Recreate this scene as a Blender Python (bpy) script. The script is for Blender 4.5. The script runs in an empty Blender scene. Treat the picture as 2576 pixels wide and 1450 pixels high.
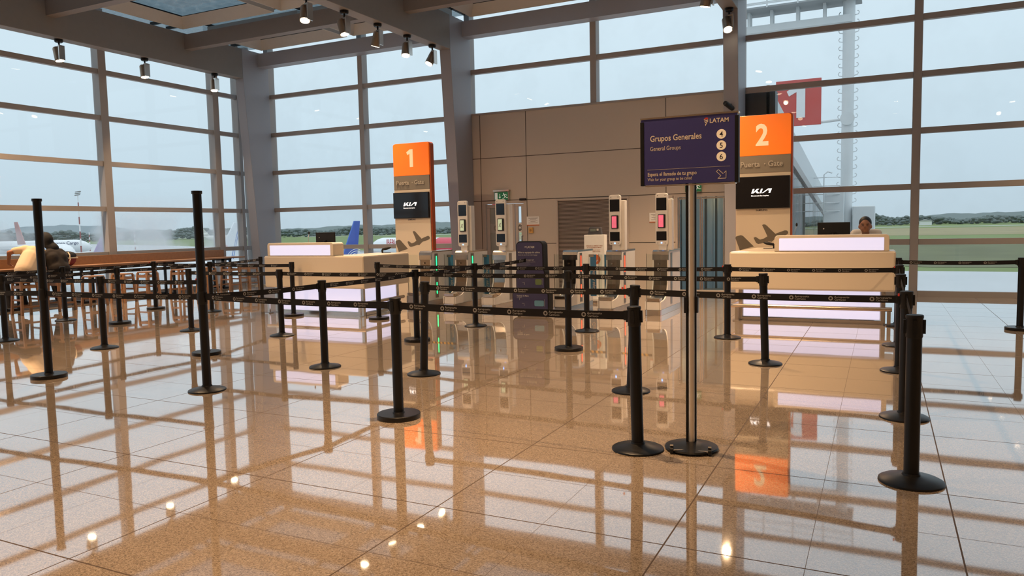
import bpy, bmesh, math, random
from mathutils import Vector, Matrix, Euler
random.seed(7)
PI = math.pi
R = math.radians
scene = bpy.context.scene
COL = scene.collection

# ------------------------------------------------------------------ camera
F_PX, YAW, PITCH, ROLL, EYE = 1898.0, R(26.147), R(4.617), R(-1.173), 1.558
fw = Vector((-math.sin(YAW) * math.cos(PITCH), math.cos(YAW) * math.cos(PITCH), -math.sin(PITCH)))
rt0 = Vector((math.cos(YAW), math.sin(YAW), 0))
up0 = rt0.cross(fw)
rt = math.cos(ROLL) * rt0 + math.sin(ROLL) * up0
up = -math.sin(ROLL) * rt0 + math.cos(ROLL) * up0
cam_d = bpy.data.cameras.new('camera')
cam = bpy.data.objects.new('camera', cam_d)
COL.objects.link(cam)
M = Matrix((rt, up, -fw)).transposed().to_4x4()
M.translation = Vector((0, 0, EYE))
cam.matrix_world = M
cam_d.sensor_width = 36.0
cam_d.lens = F_PX / 2576.0 * 36.0
cam_d.clip_start = 0.05
cam_d.clip_end = 9000
scene.camera = cam

# ------------------------------------------------------------------ sky, exposure
w = bpy.data.worlds.new('overcast_sky'); scene.world = w; w.use_nodes = True
nt = w.node_tree; nt.nodes.clear()
N = nt.nodes.new
out = N('ShaderNodeOutputWorld'); bg = N('ShaderNodeBackground'); tc = N('ShaderNodeTexCoord')
sp = N('ShaderNodeSeparateXYZ'); cr = N('ShaderNodeValToRGB'); nz = N('ShaderNodeTexNoise')
mixn = N('ShaderNodeMix'); mixn.data_type = 'RGBA'; mixn.blend_type = 'MULTIPLY'
cr2 = N('ShaderNodeValToRGB')
nt.links.new(tc.outputs['Generated'], sp.inputs[0]); nt.links.new(sp.outputs['Z'], cr.inputs[0])
e = cr.color_ramp.elements
e[0].position = 0.0; e[0].color = (.50, .61, .68, 1)
e[1].position = 0.42; e[1].color = (.70, .81, .89, 1)
a = e.new(0.60); a.color = (.95, 1.05, 1.12, 1)
a = e.new(1.0); a.color = (1.35, 1.45, 1.52, 1)
a = e.new(0.06); a.color = (.545, .665, .745, 1)
a = e.new(0.2); a.color = (.64, .765, .845, 1)
nz.inputs['Scale'].default_value = 2.2; nz.inputs['Detail'].default_value = 4
nt.links.new(tc.outputs['Generated'], nz.inputs['Vector']); nt.links.new(nz.outputs['Fac'], cr2.inputs[0])
cr2.color_ramp.elements[0].color = (.93, .94, .955, 1); cr2.color_ramp.elements[1].color = (1.06, 1.05, 1.04, 1)
mixn.inputs[0].default_value = 1
nt.links.new(cr.outputs[0], mixn.inputs[6]); nt.links.new(cr2.outputs[0], mixn.inputs[7])
nt.links.new(mixn.outputs[2], bg.inputs[0]); bg.inputs[1].default_value = 1.12
nt.links.new(bg.outputs[0], out.inputs[0])
vs = scene.view_settings
scene.display_settings.display_device = 'sRGB'
vs.view_transform = 'Standard'; vs.look = 'None'; vs.gamma = 1; vs.exposure = 0.0
vs.use_curve_mapping = False

WARM = (1.0, .64, .35)
SPOT_W = 290.0          # track spotlights
FILL_W = 300.0          # added fill downlights, unseen, in the hall behind the queue

# ------------------------------------------------------------------ materials
MATS = {}
def mat(name, col=(.5, .5, .5), rough=.5, metal=0.0, emit=None, es=1.0, spec=.5, noise=None, bump=None, coat=0):
    if name in MATS: return MATS[name]
    m = bpy.data.materials.new(name); m.use_nodes = True
    t = m.node_tree; b = t.nodes['Principled BSDF']
    b.inputs['Base Color'].default_value = (*col, 1)
    b.inputs['Roughness'].default_value = rough
    b.inputs['Metallic'].default_value = metal
    b.inputs['Specular IOR Level'].default_value = spec
    b.inputs['Coat Weight'].default_value = coat
    if emit:
        b.inputs['Emission Color'].default_value = (*emit, 1); b.inputs['Emission Strength'].default_value = es
    c = t.nodes.new('ShaderNodeTexCoord')
    sc, amt = noise or (9.0, .05)
    n = t.nodes.new('ShaderNodeTexNoise'); n.inputs['Scale'].default_value = sc; n.inputs['Detail'].default_value = 3
    r = t.nodes.new('ShaderNodeMapRange'); r.inputs[3].default_value = 1 - amt; r.inputs[4].default_value = 1 + amt
    mx = t.nodes.new('ShaderNodeMix'); mx.data_type = 'RGBA'; mx.blend_type = 'MULTIPLY'; mx.inputs[0].default_value = 1
    mx.inputs[6].default_value = (*col, 1)
    t.links.new(c.outputs['Object'], n.inputs['Vector']); t.links.new(n.outputs['Fac'], r.inputs[0])
    cb = t.nodes.new('ShaderNodeCombineColor')
    for i in range(3): t.links.new(r.outputs[0], cb.inputs[i])
    t.links.new(cb.outputs[0], mx.inputs[7]); t.links.new(mx.outputs[2], b.inputs['Base Color'])
    if bump:
        bp = t.nodes.new('ShaderNodeBump'); bp.inputs['Strength'].default_value = bump[1]
        bp.inputs['Distance'].default_value = .002
        n2 = t.nodes.new('ShaderNodeTexNoise'); n2.inputs['Scale'].default_value = bump[0]
        t.links.new(c.outputs['Object'], n2.inputs['Vector'])
        t.links.new(n2.outputs['Fac'], bp.inputs['Height']); t.links.new(bp.outputs[0], b.inputs['Normal'])
    MATS[name] = m
    return m

def floor_material():
    m = bpy.data.materials.new('polished_granite'); m.use_nodes = True
    t = m.node_tree; b = t.nodes['Principled BSDF']; L = t.links.new; n = t.nodes.new
    c = n('ShaderNodeTexCoord')
    vo = n('ShaderNodeTexVoronoi'); vo.inputs['Scale'].default_value = 165
    n1 = n('ShaderNodeTexNoise'); n1.inputs['Scale'].default_value = 330; n1.inputs['Detail'].default_value = 2
    n2 = n('ShaderNodeTexNoise'); n2.inputs['Scale'].default_value = .8
    for q in (vo, n1, n2): L(c.outputs['Object'], q.inputs['Vector'])
    sv = n('ShaderNodeSeparateColor'); L(vo.outputs['Color'], sv.inputs[0])
    add = n('ShaderNodeMath'); add.operation = 'MULTIPLY_ADD'; add.inputs[1].default_value = .55
    L(sv.outputs[0], add.inputs[0]); L(n1.outputs['Fac'], add.inputs[2])
    rp = n('ShaderNodeValToRGB'); L(add.outputs[0], rp.inputs[0])
    e = rp.color_ramp.elements
    e[0].position = .42; e[0].color = (.165, .12, .086, 1)
    e[1].position = 1.0; e[1].color = (.54, .44, .34, 1)
    q = e.new(.58); q.color = (.325, .248, .178, 1)
    q = e.new(.85); q.color = (.43, .335, .25, 1)
    # slab joints: a 1.29 m grid of wide joints and thin ones halfway
    sx = n('ShaderNodeSeparateXYZ'); L(c.outputs['Object'], sx.inputs[0])
    def joint(sock, off, period, width):
        s = n('ShaderNodeMath'); s.operation = 'ADD'; s.inputs[1].default_value = off; L(sock, s.inputs[0])
        f = n('ShaderNodeMath'); f.operation = 'PINGPONG'; f.inputs[1].default_value = period / 2; L(s.outputs[0], f.inputs[0])
        l = n('ShaderNodeMath'); l.operation = 'LESS_THAN'; l.inputs[1].default_value = width; L(f.outputs[0], l.inputs[0])
        return l.outputs[0]
    js = [joint(sx.outputs[0], 12.9 - .36, 1.29, .0040), joint(sx.outputs[1], 12.9 * 2 - 4.8, 1.29, .0045),
          joint(sx.outputs[1], 12.9 * 2 - 4.8 - .645, 1.29, .0022), joint(sx.outputs[0], 12.9 - .36 - .645, 1.29, .0012)]
    cur = js[0]
    for j in js[1:]:
        k = n('ShaderNodeMath'); k.operation = 'MAXIMUM'; L(cur, k.inputs[0]); L(j, k.inputs[1]); cur = k.outputs[0]
    mx = n('ShaderNodeMix'); mx.data_type = 'RGBA'; L(cur, mx.inputs[0]); L(rp.outputs[0], mx.inputs[6]); mx.inputs[7].default_value = (.10, .065, .04, 1)
    for sock, v0, v1 in (('Roughness', .035, .6), ('IOR', 2.5, 1.4), ('Coat Weight', .9, 0.0)):
        mr = n('ShaderNodeMapRange'); mr.inputs[3].default_value = v0; mr.inputs[4].default_value = v1; L(cur, mr.inputs[0]); L(mr.outputs[0], b.inputs[sock])
    L(mx.outputs[2], b.inputs['Base Color'])
    b.inputs['IOR'].default_value = 2.5
    b.inputs['Coat Weight'].default_value = .9; b.inputs['Coat IOR'].default_value = 1.5; b.inputs['Coat Roughness'].default_value = .03
    b.inputs['Roughness'].default_value = .035
    bp = n('ShaderNodeBump'); bp.inputs['Strength'].default_value = .16; bp.inputs['Distance'].default_value = .004
    n3 = n('ShaderNodeTexNoise'); n3.inputs['Scale'].default_value = 1.6; n3.inputs['Detail'].default_value = 1
    L(c.outputs['Object'], n3.inputs['Vector']); L(n3.outputs['Fac'], bp.inputs['Height'])
    L(bp.outputs[0], b.inputs['Normal']); L(bp.outputs[0], b.inputs['Coat Normal'])
    return m

def glass_material(name, tint=(.97, .985, .99), ior=1.45, haze=0.0, hazecol=(.62, .68, .70), hazescale=.5, zlim=None, rough=0.0):
    """clear pane: transparent, with a Fresnel reflection and a little dirt or condensation"""
    if name in MATS: return MATS[name]
    m = bpy.data.materials.new(name); m.use_nodes = True
    t = m.node_tree; t.nodes.clear(); n = t.nodes.new; L = t.links.new
    o = n('ShaderNodeOutputMaterial'); tr = n('ShaderNodeBsdfTransparent'); tr.inputs[0].default_value = (*tint, 1)
    gl = n('ShaderNodeBsdfGlossy'); gl.inputs['Roughness'].default_value = rough
    fr = n('ShaderNodeFresnel'); fr.inputs[0].default_value = ior
    ge = n('ShaderNodeNewGeometry'); iv = n('ShaderNodeMath'); iv.operation = 'SUBTRACT'; iv.inputs[0].default_value = 1.0; L(ge.outputs['Backfacing'], iv.inputs[1])
    mu = n('ShaderNodeMath'); mu.operation = 'MULTIPLY'; L(fr.outputs[0], mu.inputs[0]); L(iv.outputs[0], mu.inputs[1])
    mx = n('ShaderNodeMixShader'); L(mu.outputs[0], mx.inputs[0]); L(tr.outputs[0], mx.inputs[1]); L(gl.outputs[0], mx.inputs[2])
    last = mx.outputs[0]
    if haze:
        c = n('ShaderNodeTexCoord'); nz = n('ShaderNodeTexNoise'); nz.inputs['Scale'].default_value = hazescale; nz.inputs['Detail'].default_value = 3
        L(c.outputs['Object'], nz.inputs['Vector'])
        r = n('ShaderNodeMapRange'); r.inputs[1].default_value = .42; r.inputs[2].default_value = .62; r.inputs[3].default_value = haze * .08; r.inputs[4].default_value = haze
        L(nz.outputs['Fac'], r.inputs[0])
        d = n('ShaderNodeBsdfDiffuse'); d.inputs[0].default_value = (*hazecol, 1)
        tl = n('ShaderNodeBsdfTranslucent'); tl.inputs[0].default_value = (*hazecol, 1)
        md = n('ShaderNodeMixShader'); md.inputs[0].default_value = .88; L(d.outputs[0], md.inputs[1]); L(tl.outputs[0], md.inputs[2])
        m2 = n('ShaderNodeMixShader'); L(last, m2.inputs[1]); L(md.outputs[0], m2.inputs[2])
        fac = r.outputs[0]
        if zlim:
            s = n('ShaderNodeSeparateXYZ'); L(c.outputs['Object'], s.inputs[0])
            zr = n('ShaderNodeMapRange'); zr.inputs[1].default_value = zlim[0]; zr.inputs[2].default_value = zlim[1]; zr.inputs[3].default_value = 1; zr.inputs[4].default_value = 0
            L(s.outputs[2], zr.inputs[0])
            ml = n('ShaderNodeMath'); ml.operation = 'MULTIPLY'; L(fac, ml.inputs[0]); L(zr.outputs[0], ml.inputs[1]); fac = ml.outputs[0]
        L(fac, m2.inputs[0]); last = m2.outputs[0]
    L(last, o.inputs[0])
    MATS[name] = m
    return m

BLACK = mat('black_powder_coat', (.007, .0065, .007), .36, spec=.3)
BLACKM = mat('matt_black', (.006, .006, .007), .5, spec=.3)
BELT = mat('black_webbing', (.011, .010, .011), .75, spec=.2, noise=(300, .25))
PRINT = mat('white_print', (.48, .46, .44), .6)
STEELG = mat('grey_steel_paint', (.30, .31, .35), .45, noise=(1.2, .05))
FRAME = mat('taupe_aluminium', (.335, .312, .30), .42, noise=(2, .04))
PANEL = mat('beige_wall_panel', (.50, .445, .39), .6, noise=(1.0, .04))
JOINT = mat('dark_joint', (.06, .05, .045), .8)
CREAM = mat('cream_solid_surface', (.60, .52, .41), .32, noise=(1.5, .02))
WHITE = mat('white_gloss', (.78, .78, .77), .3)
WHITER = mat('white_matt', (.8, .8, .79), .6)
LIGHTP = mat('lit_panel', (.30, .30, .32), .4, emit=(.82, .77, 1.0), es=.80)
STEEL = mat('brushed_steel', (.62, .58, .54), .22, metal=1.0, noise=(40, .08))
STEELD = mat('dark_steel', (.30, .28, .26), .3, metal=.9)
BRASS = mat('warm_brushed_metal', (.60, .50, .40), .25, metal=1.0)
WOOD = mat('orange_wood', (.29, .15, .07), .4, noise=(14, .25))
WOODD = mat('brown_wood', (.26, .12, .05), .45, noise=(14, .25))
ORANGE = mat('glowing_orange_panel', (.86, .17, .012), .35, emit=(1, .17, .006), es=.42)  # glow added to brighten the orange
REDEDGE = mat('red_brown_edge', (.42, .075, .02), .4)
TAUPE = mat('taupe_panel', (.20, .175, .14), .5)
ICON = mat('dark_taupe_print', (.12, .10, .075), .5)
CREAMT = mat('glowing_cream_print', (.80, .66, .48), .5, emit=(1, .72, .42), es=.28)  # glow added to brighten the numbers and discs
SCREEN = mat('dark_screen', (.006, .006, .008), .08)
WGLOW = mat('white_screen_graphic', (.8, .8, .8), .5, emit=(1, 1, 1), es=.9)
PURPLE = mat('dark_purple_sign', (.045, .045, .20), .4)
PURPLE2 = mat('dark_indigo_board', (.042, .037, .10), .45)
GREEN = mat('green_exit_sign', (.01, .10, .035), .4, emit=(.02, .3, .1), es=.15)
BLUES = mat('blue_sticker', (.03, .15, .30), .35)
REDC = mat('red_mark', (.62, .05, .04), .5)
CLEAR = glass_material('clear_glass', (.93, .96, .95), 1.35)

# ------------------------------------------------------------------ mesh helpers
def newbm(): return bmesh.new()

def box(bm, x0, x1, y0, y1, z0, z1, mtx=None):
    v = [bm.verts.new(p) for p in ((x0, y0, z0), (x1, y0, z0), (x1, y1, z0), (x0, y1, z0), (x0, y0, z1), (x1, y0, z1), (x1, y1, z1), (x0, y1, z1))]
    for f in ((3, 2, 1, 0), (4, 5, 6, 7), (0, 1, 5, 4), (1, 2, 6, 5), (2, 3, 7, 6), (3, 0, 4, 7)): bm.faces.new([v[i] for i in f])
    if mtx:
        for q in v: q.co = mtx @ q.co
    return v

def frame_from(d):
    d = Vector(d).normalized()
    a = Vector((0, 0, 1)) if abs(d.z) < .95 else Vector((1, 0, 0))
    u = d.cross(a).normalized(); v = d.cross(u).normalized()
    return u, v

def tube(bm, pts, r, n=12, caps=True):
    """round tube along a list of points; r a number or one per point"""
    pts = [Vector(p) for p in pts]; rs = r if isinstance(r, (list, tuple)) else [r] * len(pts)
    rings = []; pu = None
    for i, p in enumerate(pts):
        d = (pts[min(i + 1, len(pts) - 1)] - pts[max(i - 1, 0)])
        u, v = frame_from(d)
        if pu is not None:
            u = (pu - d.normalized() * pu.dot(d.normalized())).normalized(); v = d.normalized().cross(u)
        pu = u
        rings.append([bm.verts.new(p + rs[i] * (math.cos(2 * PI * k / n) * u + math.sin(2 * PI * k / n) * v)) for k in range(n)])
    for a, b in zip(rings, rings[1:]):
        for k in range(n): bm.faces.new((a[k], a[(k + 1) % n], b[(k + 1) % n], b[k]))
    if caps:
        bm.faces.new(rings[0][::-1]); bm.faces.new(rings[-1])

def bar(bm, a, b, w, h):
    """rectangular bar from a to b (w across, h vertical-ish)"""
    a = Vector(a); b = Vector(b); d = (b - a).normalized()
    z = Vector((0, 0, 1)) if abs(d.z) < .9 else Vector((0, 1, 0))
    s = d.cross(z).normalized(); u = s.cross(d).normalized()
    vs = []
    for p in (a, b):
        vs.append([bm.verts.new(p + s * w / 2 * i + u * h / 2 * j) for i, j in ((-1, -1), (1, -1), (1, 1), (-1, 1))])
    for k in range(4): bm.faces.new((vs[0][k], vs[0][(k + 1) % 4], vs[1][(k + 1) % 4], vs[1][k]))
    bm.faces.new(vs[0][::-1]); bm.faces.new(vs[1])

def lathe(bm, prof, n=28, c=(0, 0, 0), caps=True):
    rings = [[bm.verts.new((c[0] + r * math.cos(2 * PI * k / n), c[1] + r * math.sin(2 * PI * k / n), c[2] + z)) for k in range(n)] for r, z in prof]
    for a, b in zip(rings, rings[1:]):
        for k in range(n): bm.faces.new((a[k], a[(k + 1) % n], b[(k + 1) % n], b[k]))
    if caps: bm.faces.new(rings[0][::-1]); bm.faces.new(rings[-1])

def prism(bm, poly, d, plane='XZ', off=0.0):
    """extrude a 2D outline by d. plane XZ: outline in x,z, thickness along +y"""
    def P(a, b, t):
        return {'XZ': (a, off + t, b), 'YZ': (off + t, a, b), 'XY': (a, b, off + t)}[plane]
    A = [bm.verts.new(P(a, b, 0)) for a, b in poly]; B = [bm.verts.new(P(a, b, d)) for a, b in poly]
    n = len(poly)
    fs = [bm.faces.new(A), bm.faces.new(B[::-1])]
    for k in range(n): bm.faces.new((A[k], B[k], B[(k + 1) % n], A[(k + 1) % n]))
    return fs

def rrect(x0, x1, z0, z1, r, n=6, corners=(1, 1, 1, 1)):
    """rounded rectangle outline; corners: bl, br, tr, tl"""
    pts = []
    for k, (cx, cz, a0) in enumerate(((x0 + r, z0 + r, PI), (x1 - r, z0 + r, 1.5 * PI), (x1 - r, z1 - r, 0), (x0 + r, z1 - r, .5 * PI))):
        if corners[k]:
            for i in range(n + 1):
                a = a0 + PI / 2 * i / n; pts.append((cx + r * math.cos(a), cz + r * math.sin(a)))
        else: pts.append(((x0, x1, x1, x0)[k], (z0, z0, z1, z1)[k]))
    return pts

def ellipsoid(bm, c, r, rot=None, n=14):
    g = bmesh.ops.create_uvsphere(bm, u_segments=n, v_segments=max(6, n // 2 + 1), radius=1)
    m = Matrix.Translation(c) @ (rot.to_4x4() if rot else Matrix.Identity(4)) @ Matrix.Diagonal((*r, 1))
    for v in g['verts']: v.co = m @ v.co

def capsule(bm, a, b, ra, rb, n=12):
    a = Vector(a); b = Vector(b)
    k = 5; d = (b - a).normalized()
    pts = []; rs = []
    for i in range(k):
        t = PI / 2 * (1 - i / (k - 1)) ; pts.append(a - d * ra * math.sin(t)); rs.append(max(ra * math.cos(t), .002))
    for i in range(k):
        t = PI / 2 * i / (k - 1); pts.append(b + d * rb * math.sin(t)); rs.append(max(rb * math.cos(t), .002))
    tube(bm, pts, rs, n)

def obj(name, bm, m, parent=None, smooth=False, label=None, bevel=0, loc=None, rot=None):
    if isinstance(bm, bmesh.types.BMesh):
        bmesh.ops.recalc_face_normals(bm, faces=bm.faces)
        me = bpy.data.meshes.new(name); bm.to_mesh(me); bm.free()
    else: me = bm
    if not me.materials: me.materials.append(m)
    if smooth:
        me.shade_smooth()
        try: me.set_sharp_from_angle(angle=R(38))
        except Exception: pass
    o = bpy.data.objects.new(name, me); COL.objects.link(o)
    if parent: o.parent = parent
    if loc: o.location = loc
    if rot: o.rotation_euler = rot
    if label: o['label'] = label
    if bevel:
        b = o.modifiers.new('bevel', 'BEVEL'); b.width = bevel; b.segments = 2; b.limit_method = 'ANGLE'; b.angle_limit = R(50)
    return o

def tag(o, label, cat, group=None, kind=None):
    o['label'] = label; o['category'] = cat
    if group: o['group'] = group
    if kind: o['kind'] = kind
    return o

def thing(name, label, cat, loc=(0, 0, 0), rz=0, group=None):
    o = bpy.data.objects.new(name, None); COL.objects.link(o); o.empty_display_size = .1
    o.location = loc; o.rotation_euler = (0, 0, rz)
    return tag(o, label, cat, group)

def struct(name, bm, m, parent=None, **k):
    o = obj(name, bm, m, parent, **k)
    if not parent: o['kind'] = 'structure'
    return o

def copy_tree(o, parent=None):
    c = o.copy(); COL.objects.link(c); c.parent = parent
    for ch in [x for x in bpy.data.objects if x.parent == o]: copy_tree(ch, c)
    return c

_T = {}
def text_mesh(s, size, bold=0.0, align='LEFT', ext=0.0, shear=0.0, res=3, ls=1.0, sx=1.0, cs=1.0):
    """lettering as a mesh in its own XY plane"""
    cu = bpy.data.curves.new('lettering', 'FONT'); cu.body = s; cu.size = size; cu.offset = bold * size; cu.align_x = align
    cu.extrude = ext; cu.shear = shear; cu.resolution_u = res; cu.space_line = ls; cu.space_character = cs
    t = bpy.data.objects.new('lettering', cu); COL.objects.link(t)
    dg = bpy.context.evaluated_depsgraph_get(); dg.update()
    me = bpy.data.meshes.new_from_object(t.evaluated_get(dg), depsgraph=dg)
    bpy.data.objects.remove(t); bpy.data.curves.remove(cu)
    if sx != 1.0: me.transform(Matrix.Diagonal((sx, 1, 1, 1)))
    me.materials.clear()
    return me

FRONT = Matrix.Rotation(PI / 2, 4, 'X')            # XY lettering -> upright, read from -Y
def text(name, s, size, x, y, z, m, parent, mtx=FRONT, **k):
    me = text_mesh(s, size, **k)
    me.transform(Matrix.Translation((x, y, z)) @ mtx)
    return obj(name, me, m, parent)
def merge_meshes(name, items, m, parent=None):
    bm = newbm()
    for me, mt in items:
        me.transform(mt); bm.from_mesh(me)
    me2 = bpy.data.meshes.new(name); bm.to_mesh(me2); bm.free(); me2.materials.append(m)
    o = bpy.data.objects.new(name, me2); COL.objects.link(o); o.parent = parent
    return o

# ------------------------------------------------------------------ setting: floor, roof, facades
XW, YF = -17.0, 17.15                     # inner faces of the left and back window walls
XE, YS = 16.0, -12.0
bm = newbm(); box(bm, XW - .35, XE, YS, YF + .3, -.3, 0)
FLOORM = floor_material()
struct('floor', bm, FLOORM)
bm = newbm(); box(bm, XW - .35, XE + .2, YS - .2, YS, 0, 7.2); struct('wall_south', bm, PANEL)
bm = newbm(); box(bm, XE, XE + .2, YS, YF + .3, 0, 7.2); struct('wall_east', bm, PANEL)

PANE = glass_material('window_glass', (.965, .985, .99), 1.42, haze=.03, hazescale=1.2)
PANEH = glass_material('misted_window_glass', (.96, .98, .985), 1.42, haze=.6, hazecol=(.86, .88, .9), hazescale=.55, zlim=(1.9, 2.6))
GRIDX = [-16.22 + 3.375 * k for k in range(10)]
LEV = [1.1 * k for k in range(7)]

def window_bay(n, axis, a0, a1, zs0=0.0, ztop=7.0, glass=PANE, mull_w=.15):
    """one bay of curtain wall between two mullions; the mullion on the far/right side belongs to the bay"""
    w = bpy.data.objects.new('window_%d' % n, None); COL.objects.link(w); w['kind'] = 'structure'
    def bx(b, u0, u1, d0, d1, z0, z1):      # u along the wall, d depth outwards
        if axis == 'X': box(b, u0, u1, YF + d0, YF + d1, z0, z1)
        else: box(b, XW - d1, XW - d0, u0, u1, z0, z1)
    b = newbm(); bx(b, a1 - mull_w, a1, -.02, .22, zs0, ztop); obj('mullion', b, FRAME, w)
    for z in LEV:
        if z < zs0 - .01: continue
        zz = z + .055 if z < .01 else z
        b = newbm(); bx(b, a0 + .003, a1 - mull_w - .003, .0, .11, zz - .058, zz + .058); obj('transom', b, FRAME, w)
    b = newbm(); bx(b, a0 + .003, a1 - mull_w - .003, .17, .182, zs0 + .02, ztop); obj('glass_pane', b, glass, w)
    return w
wn = 1
for k in range(len(GRIDX) - 1):
    a0, a1 = GRIDX[k], GRIDX[k + 1]
    infill = k in (2, 3)
    window_bay(wn, 'X', a0, a1, zs0=4.4 if infill else 0.0); wn += 1
window_bay(wn, 'X', XW, GRIDX[0]); wn += 1
yl = [16.75, 15.93, 12.48, 9.03, 5.58, 2.13, -1.32, -4.77, -8.22, -11.7]
for k in range(len(yl) - 1):
    thin = k == 0
    window_bay(wn, 'Y', yl[k + 1], yl[k], glass=PANEH, mull_w=.12 if thin else .2); wn += 1
window_bay(wn, 'Y', yl[0], YF); wn += 1

# beige panelled wall below the windows between the second and third frame
bm = newbm()
WX0, WX1 = GRIDX[2] + .02, GRIDX[4] - .02
D1, D2, LV = (-9.18, -7.97), (-4.23, -3.08), (-7.16, -5.32)     # door, glass door, shutter openings
def wallbox(x0, x1, z0, z1): box(bm, x0, x1, YF - .03, YF + .22, z0, z1)
wallbox(WX0, D1[0], 0, 4.4); wallbox(D1[0], D1[1], 2.22, 4.4); wallbox(D1[1], LV[0], 0, 4.4); wallbox(LV[0], LV[1], 2.22, 4.4)
wallbox(LV[1], D2[0], 0, 4.4); wallbox(D2[0], D2[1], 2.20, 4.4); wallbox(D2[1], WX1, 0, 4.4)
wall = struct('wall_back', bm, PANEL)
bm = newbm()
for x0, x1, z in ((WX0, WX1, 3.31), (WX0, WX1, 2.235), (D1[1], LV[0], 1.14), (LV[1], D2[0], 1.14), (D2[1], WX1, 1.14)): box(bm, x0, x1, YF - .033, YF - .028, z - .008, z + .008)
for x, z0, z1 in ((-9.22, 0, 4.4), (-7.94, 0, 4.4), (-4.44, 2.2, 4.4), (-4.28, 0, 2.2), (-3.06, 0, 4.4)): box(bm, x - .008, x + .008, YF - .033, YF - .028, z0, z1)
obj('panel_joint', bm, JOINT, wall)
bm = newbm(); box(bm, WX0, WX1, YF - .05, YF + .2, 4.40, 4.45); obj('coping', bm, FRAME, wall)

# doors
def leaf(parent, x0, x1, y, z0, z1, st, m, name='door_frame'):
    b = newbm(); box(b, x0, x1, y, y + .06, z1 - st, z1); box(b, x0, x1, y, y + .06, z0, z0 + st)
    box(b, x0, x0 + st, y, y + .06, z0 + st, z1 - st); box(b, x1 - st, x1, y, y + .06, z0 + st, z1 - st)
    return obj(name, b, m, parent, bevel=.006)
DOORM = mat('pale_taupe_door', (.46, .41, .37), .45)
d = bpy.data.objects.new('door_1', None); COL.objects.link(d); d['kind'] = 'structure'
leaf(d, D1[0], D1[1], YF - .03, 0, 2.22, .07, DOORM, 'door_casing')
leaf(d, D1[0] + .08, -8.30, YF + .0, .02, 2.14, .09, DOORM, 'door_leaf')
leaf(d, -8.28, D1[1] - .08, YF + .0, .02, 2.14, .07, DOORM, 'side_leaf')
FROST = mat('frosted_green_glass', (.28, .28, .23), .25, noise=(2.5, .12))
FROSTB = mat('frosted_band', (.36, .35, .32), .5)
bm = newbm(); box(bm, D1[0] + .17, -8.39, YF + .025, YF + .035, .11, 2.05); obj('frosted_pane', bm, FROST, d)
bm = newbm(); box(bm, D1[0] + .17, -8.39, YF + .020, YF + .0249, 1.42, 1.66); fb = obj('frosted_band', bm, FROSTB, d)
bm = newbm(); box(bm, -8.21, D1[1] - .15, YF + .025, YF + .035, .09, 2.07); obj('clear_pane', bm, PANE, d)
bm = newbm(); box(bm, -8.21, D1[1] - .15, YF + .020, YF + .0249, 1.42, 1.66); obj('white_band', bm, WHITER, d)
def burst(bm, cx, y, cz, r0, r1, n, w, th=.004):
    for k in range(n):
        a = 2 * PI * k / n; ca, sa = math.cos(a), math.sin(a)
        P = lambda r, s: (cx + r * ca - s * sa, cz + r * sa + s * ca)
        prism(bm, [P(r0, -w * .5), P(r1 * .93, -w), P(r1, 0), P(r1 * .93, w), P(r0, w * .5)], th, 'XZ', y - th)
bm = newbm(); burst(bm, -8.62, YF + .019, 1.54, .035, .075, 16, .008); burst(bm, -8.84, YF + .019, 1.54, .035, .075, 16, .008); obj('sunburst_mark', bm, TAUPE, d)
bm = newbm(); burst(bm, -8.17, YF + .019, 1.54, .03, .085, 14, .010); obj('sunburst_mark', bm, BLACKM, d)
bm = newbm(); bar(bm, (D1[1] - .16, YF - .05, 2.24), (D1[1] + .01, YF - .05, 2.24), .05, .05); obj('door_closer', bm, BLACK, d)
# roller shutter
d = bpy.data.objects.new('door_2', None); COL.objects.link(d); d['kind'] = 'structure'
leaf(d, LV[0], LV[1], YF - .05, 0, 2.22, .045, DOORM, 'shutter_frame')
bm = newbm()
z = .05
while z < 2.16:
    box(bm, LV[0] + .045, LV[1] - .045, YF + .0, YF + .022, z, z + .017); z += .031
obj('shutter_slats', bm, mat('shutter_aluminium', (.34, .28, .255), .4), d)
bm = newbm(); box(bm, LV[0] + .03, LV[1] - .03, YF + .03, YF + .04, .02, 2.2); obj('shutter_back', bm, mat('shutter_dark', (.035, .028, .03), .7), d)
# glazed door to the boarding bridge
d = bpy.data.objects.new('door_3', None); COL.objects.link(d); d['kind'] = 'structure'
leaf(d, D2[0], D2[1], YF - .03, 0, 2.20, .05, DOORM, 'door_casing')
leaf(d, D2[0] + .06, -3.66, YF + .01, .02, 2.14, .035, STEEL, 'door_leaf')
leaf(d, -3.65, D2[1] - .06, YF + .01, .02, 2.14, .035, STEEL, 'door_leaf')
bm = newbm(); box(bm, D2[0] + .1, D2[1] - .1, YF + .03, YF + .04, .05, 2.11); obj('glass_pane', bm, CLEAR, d)

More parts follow.
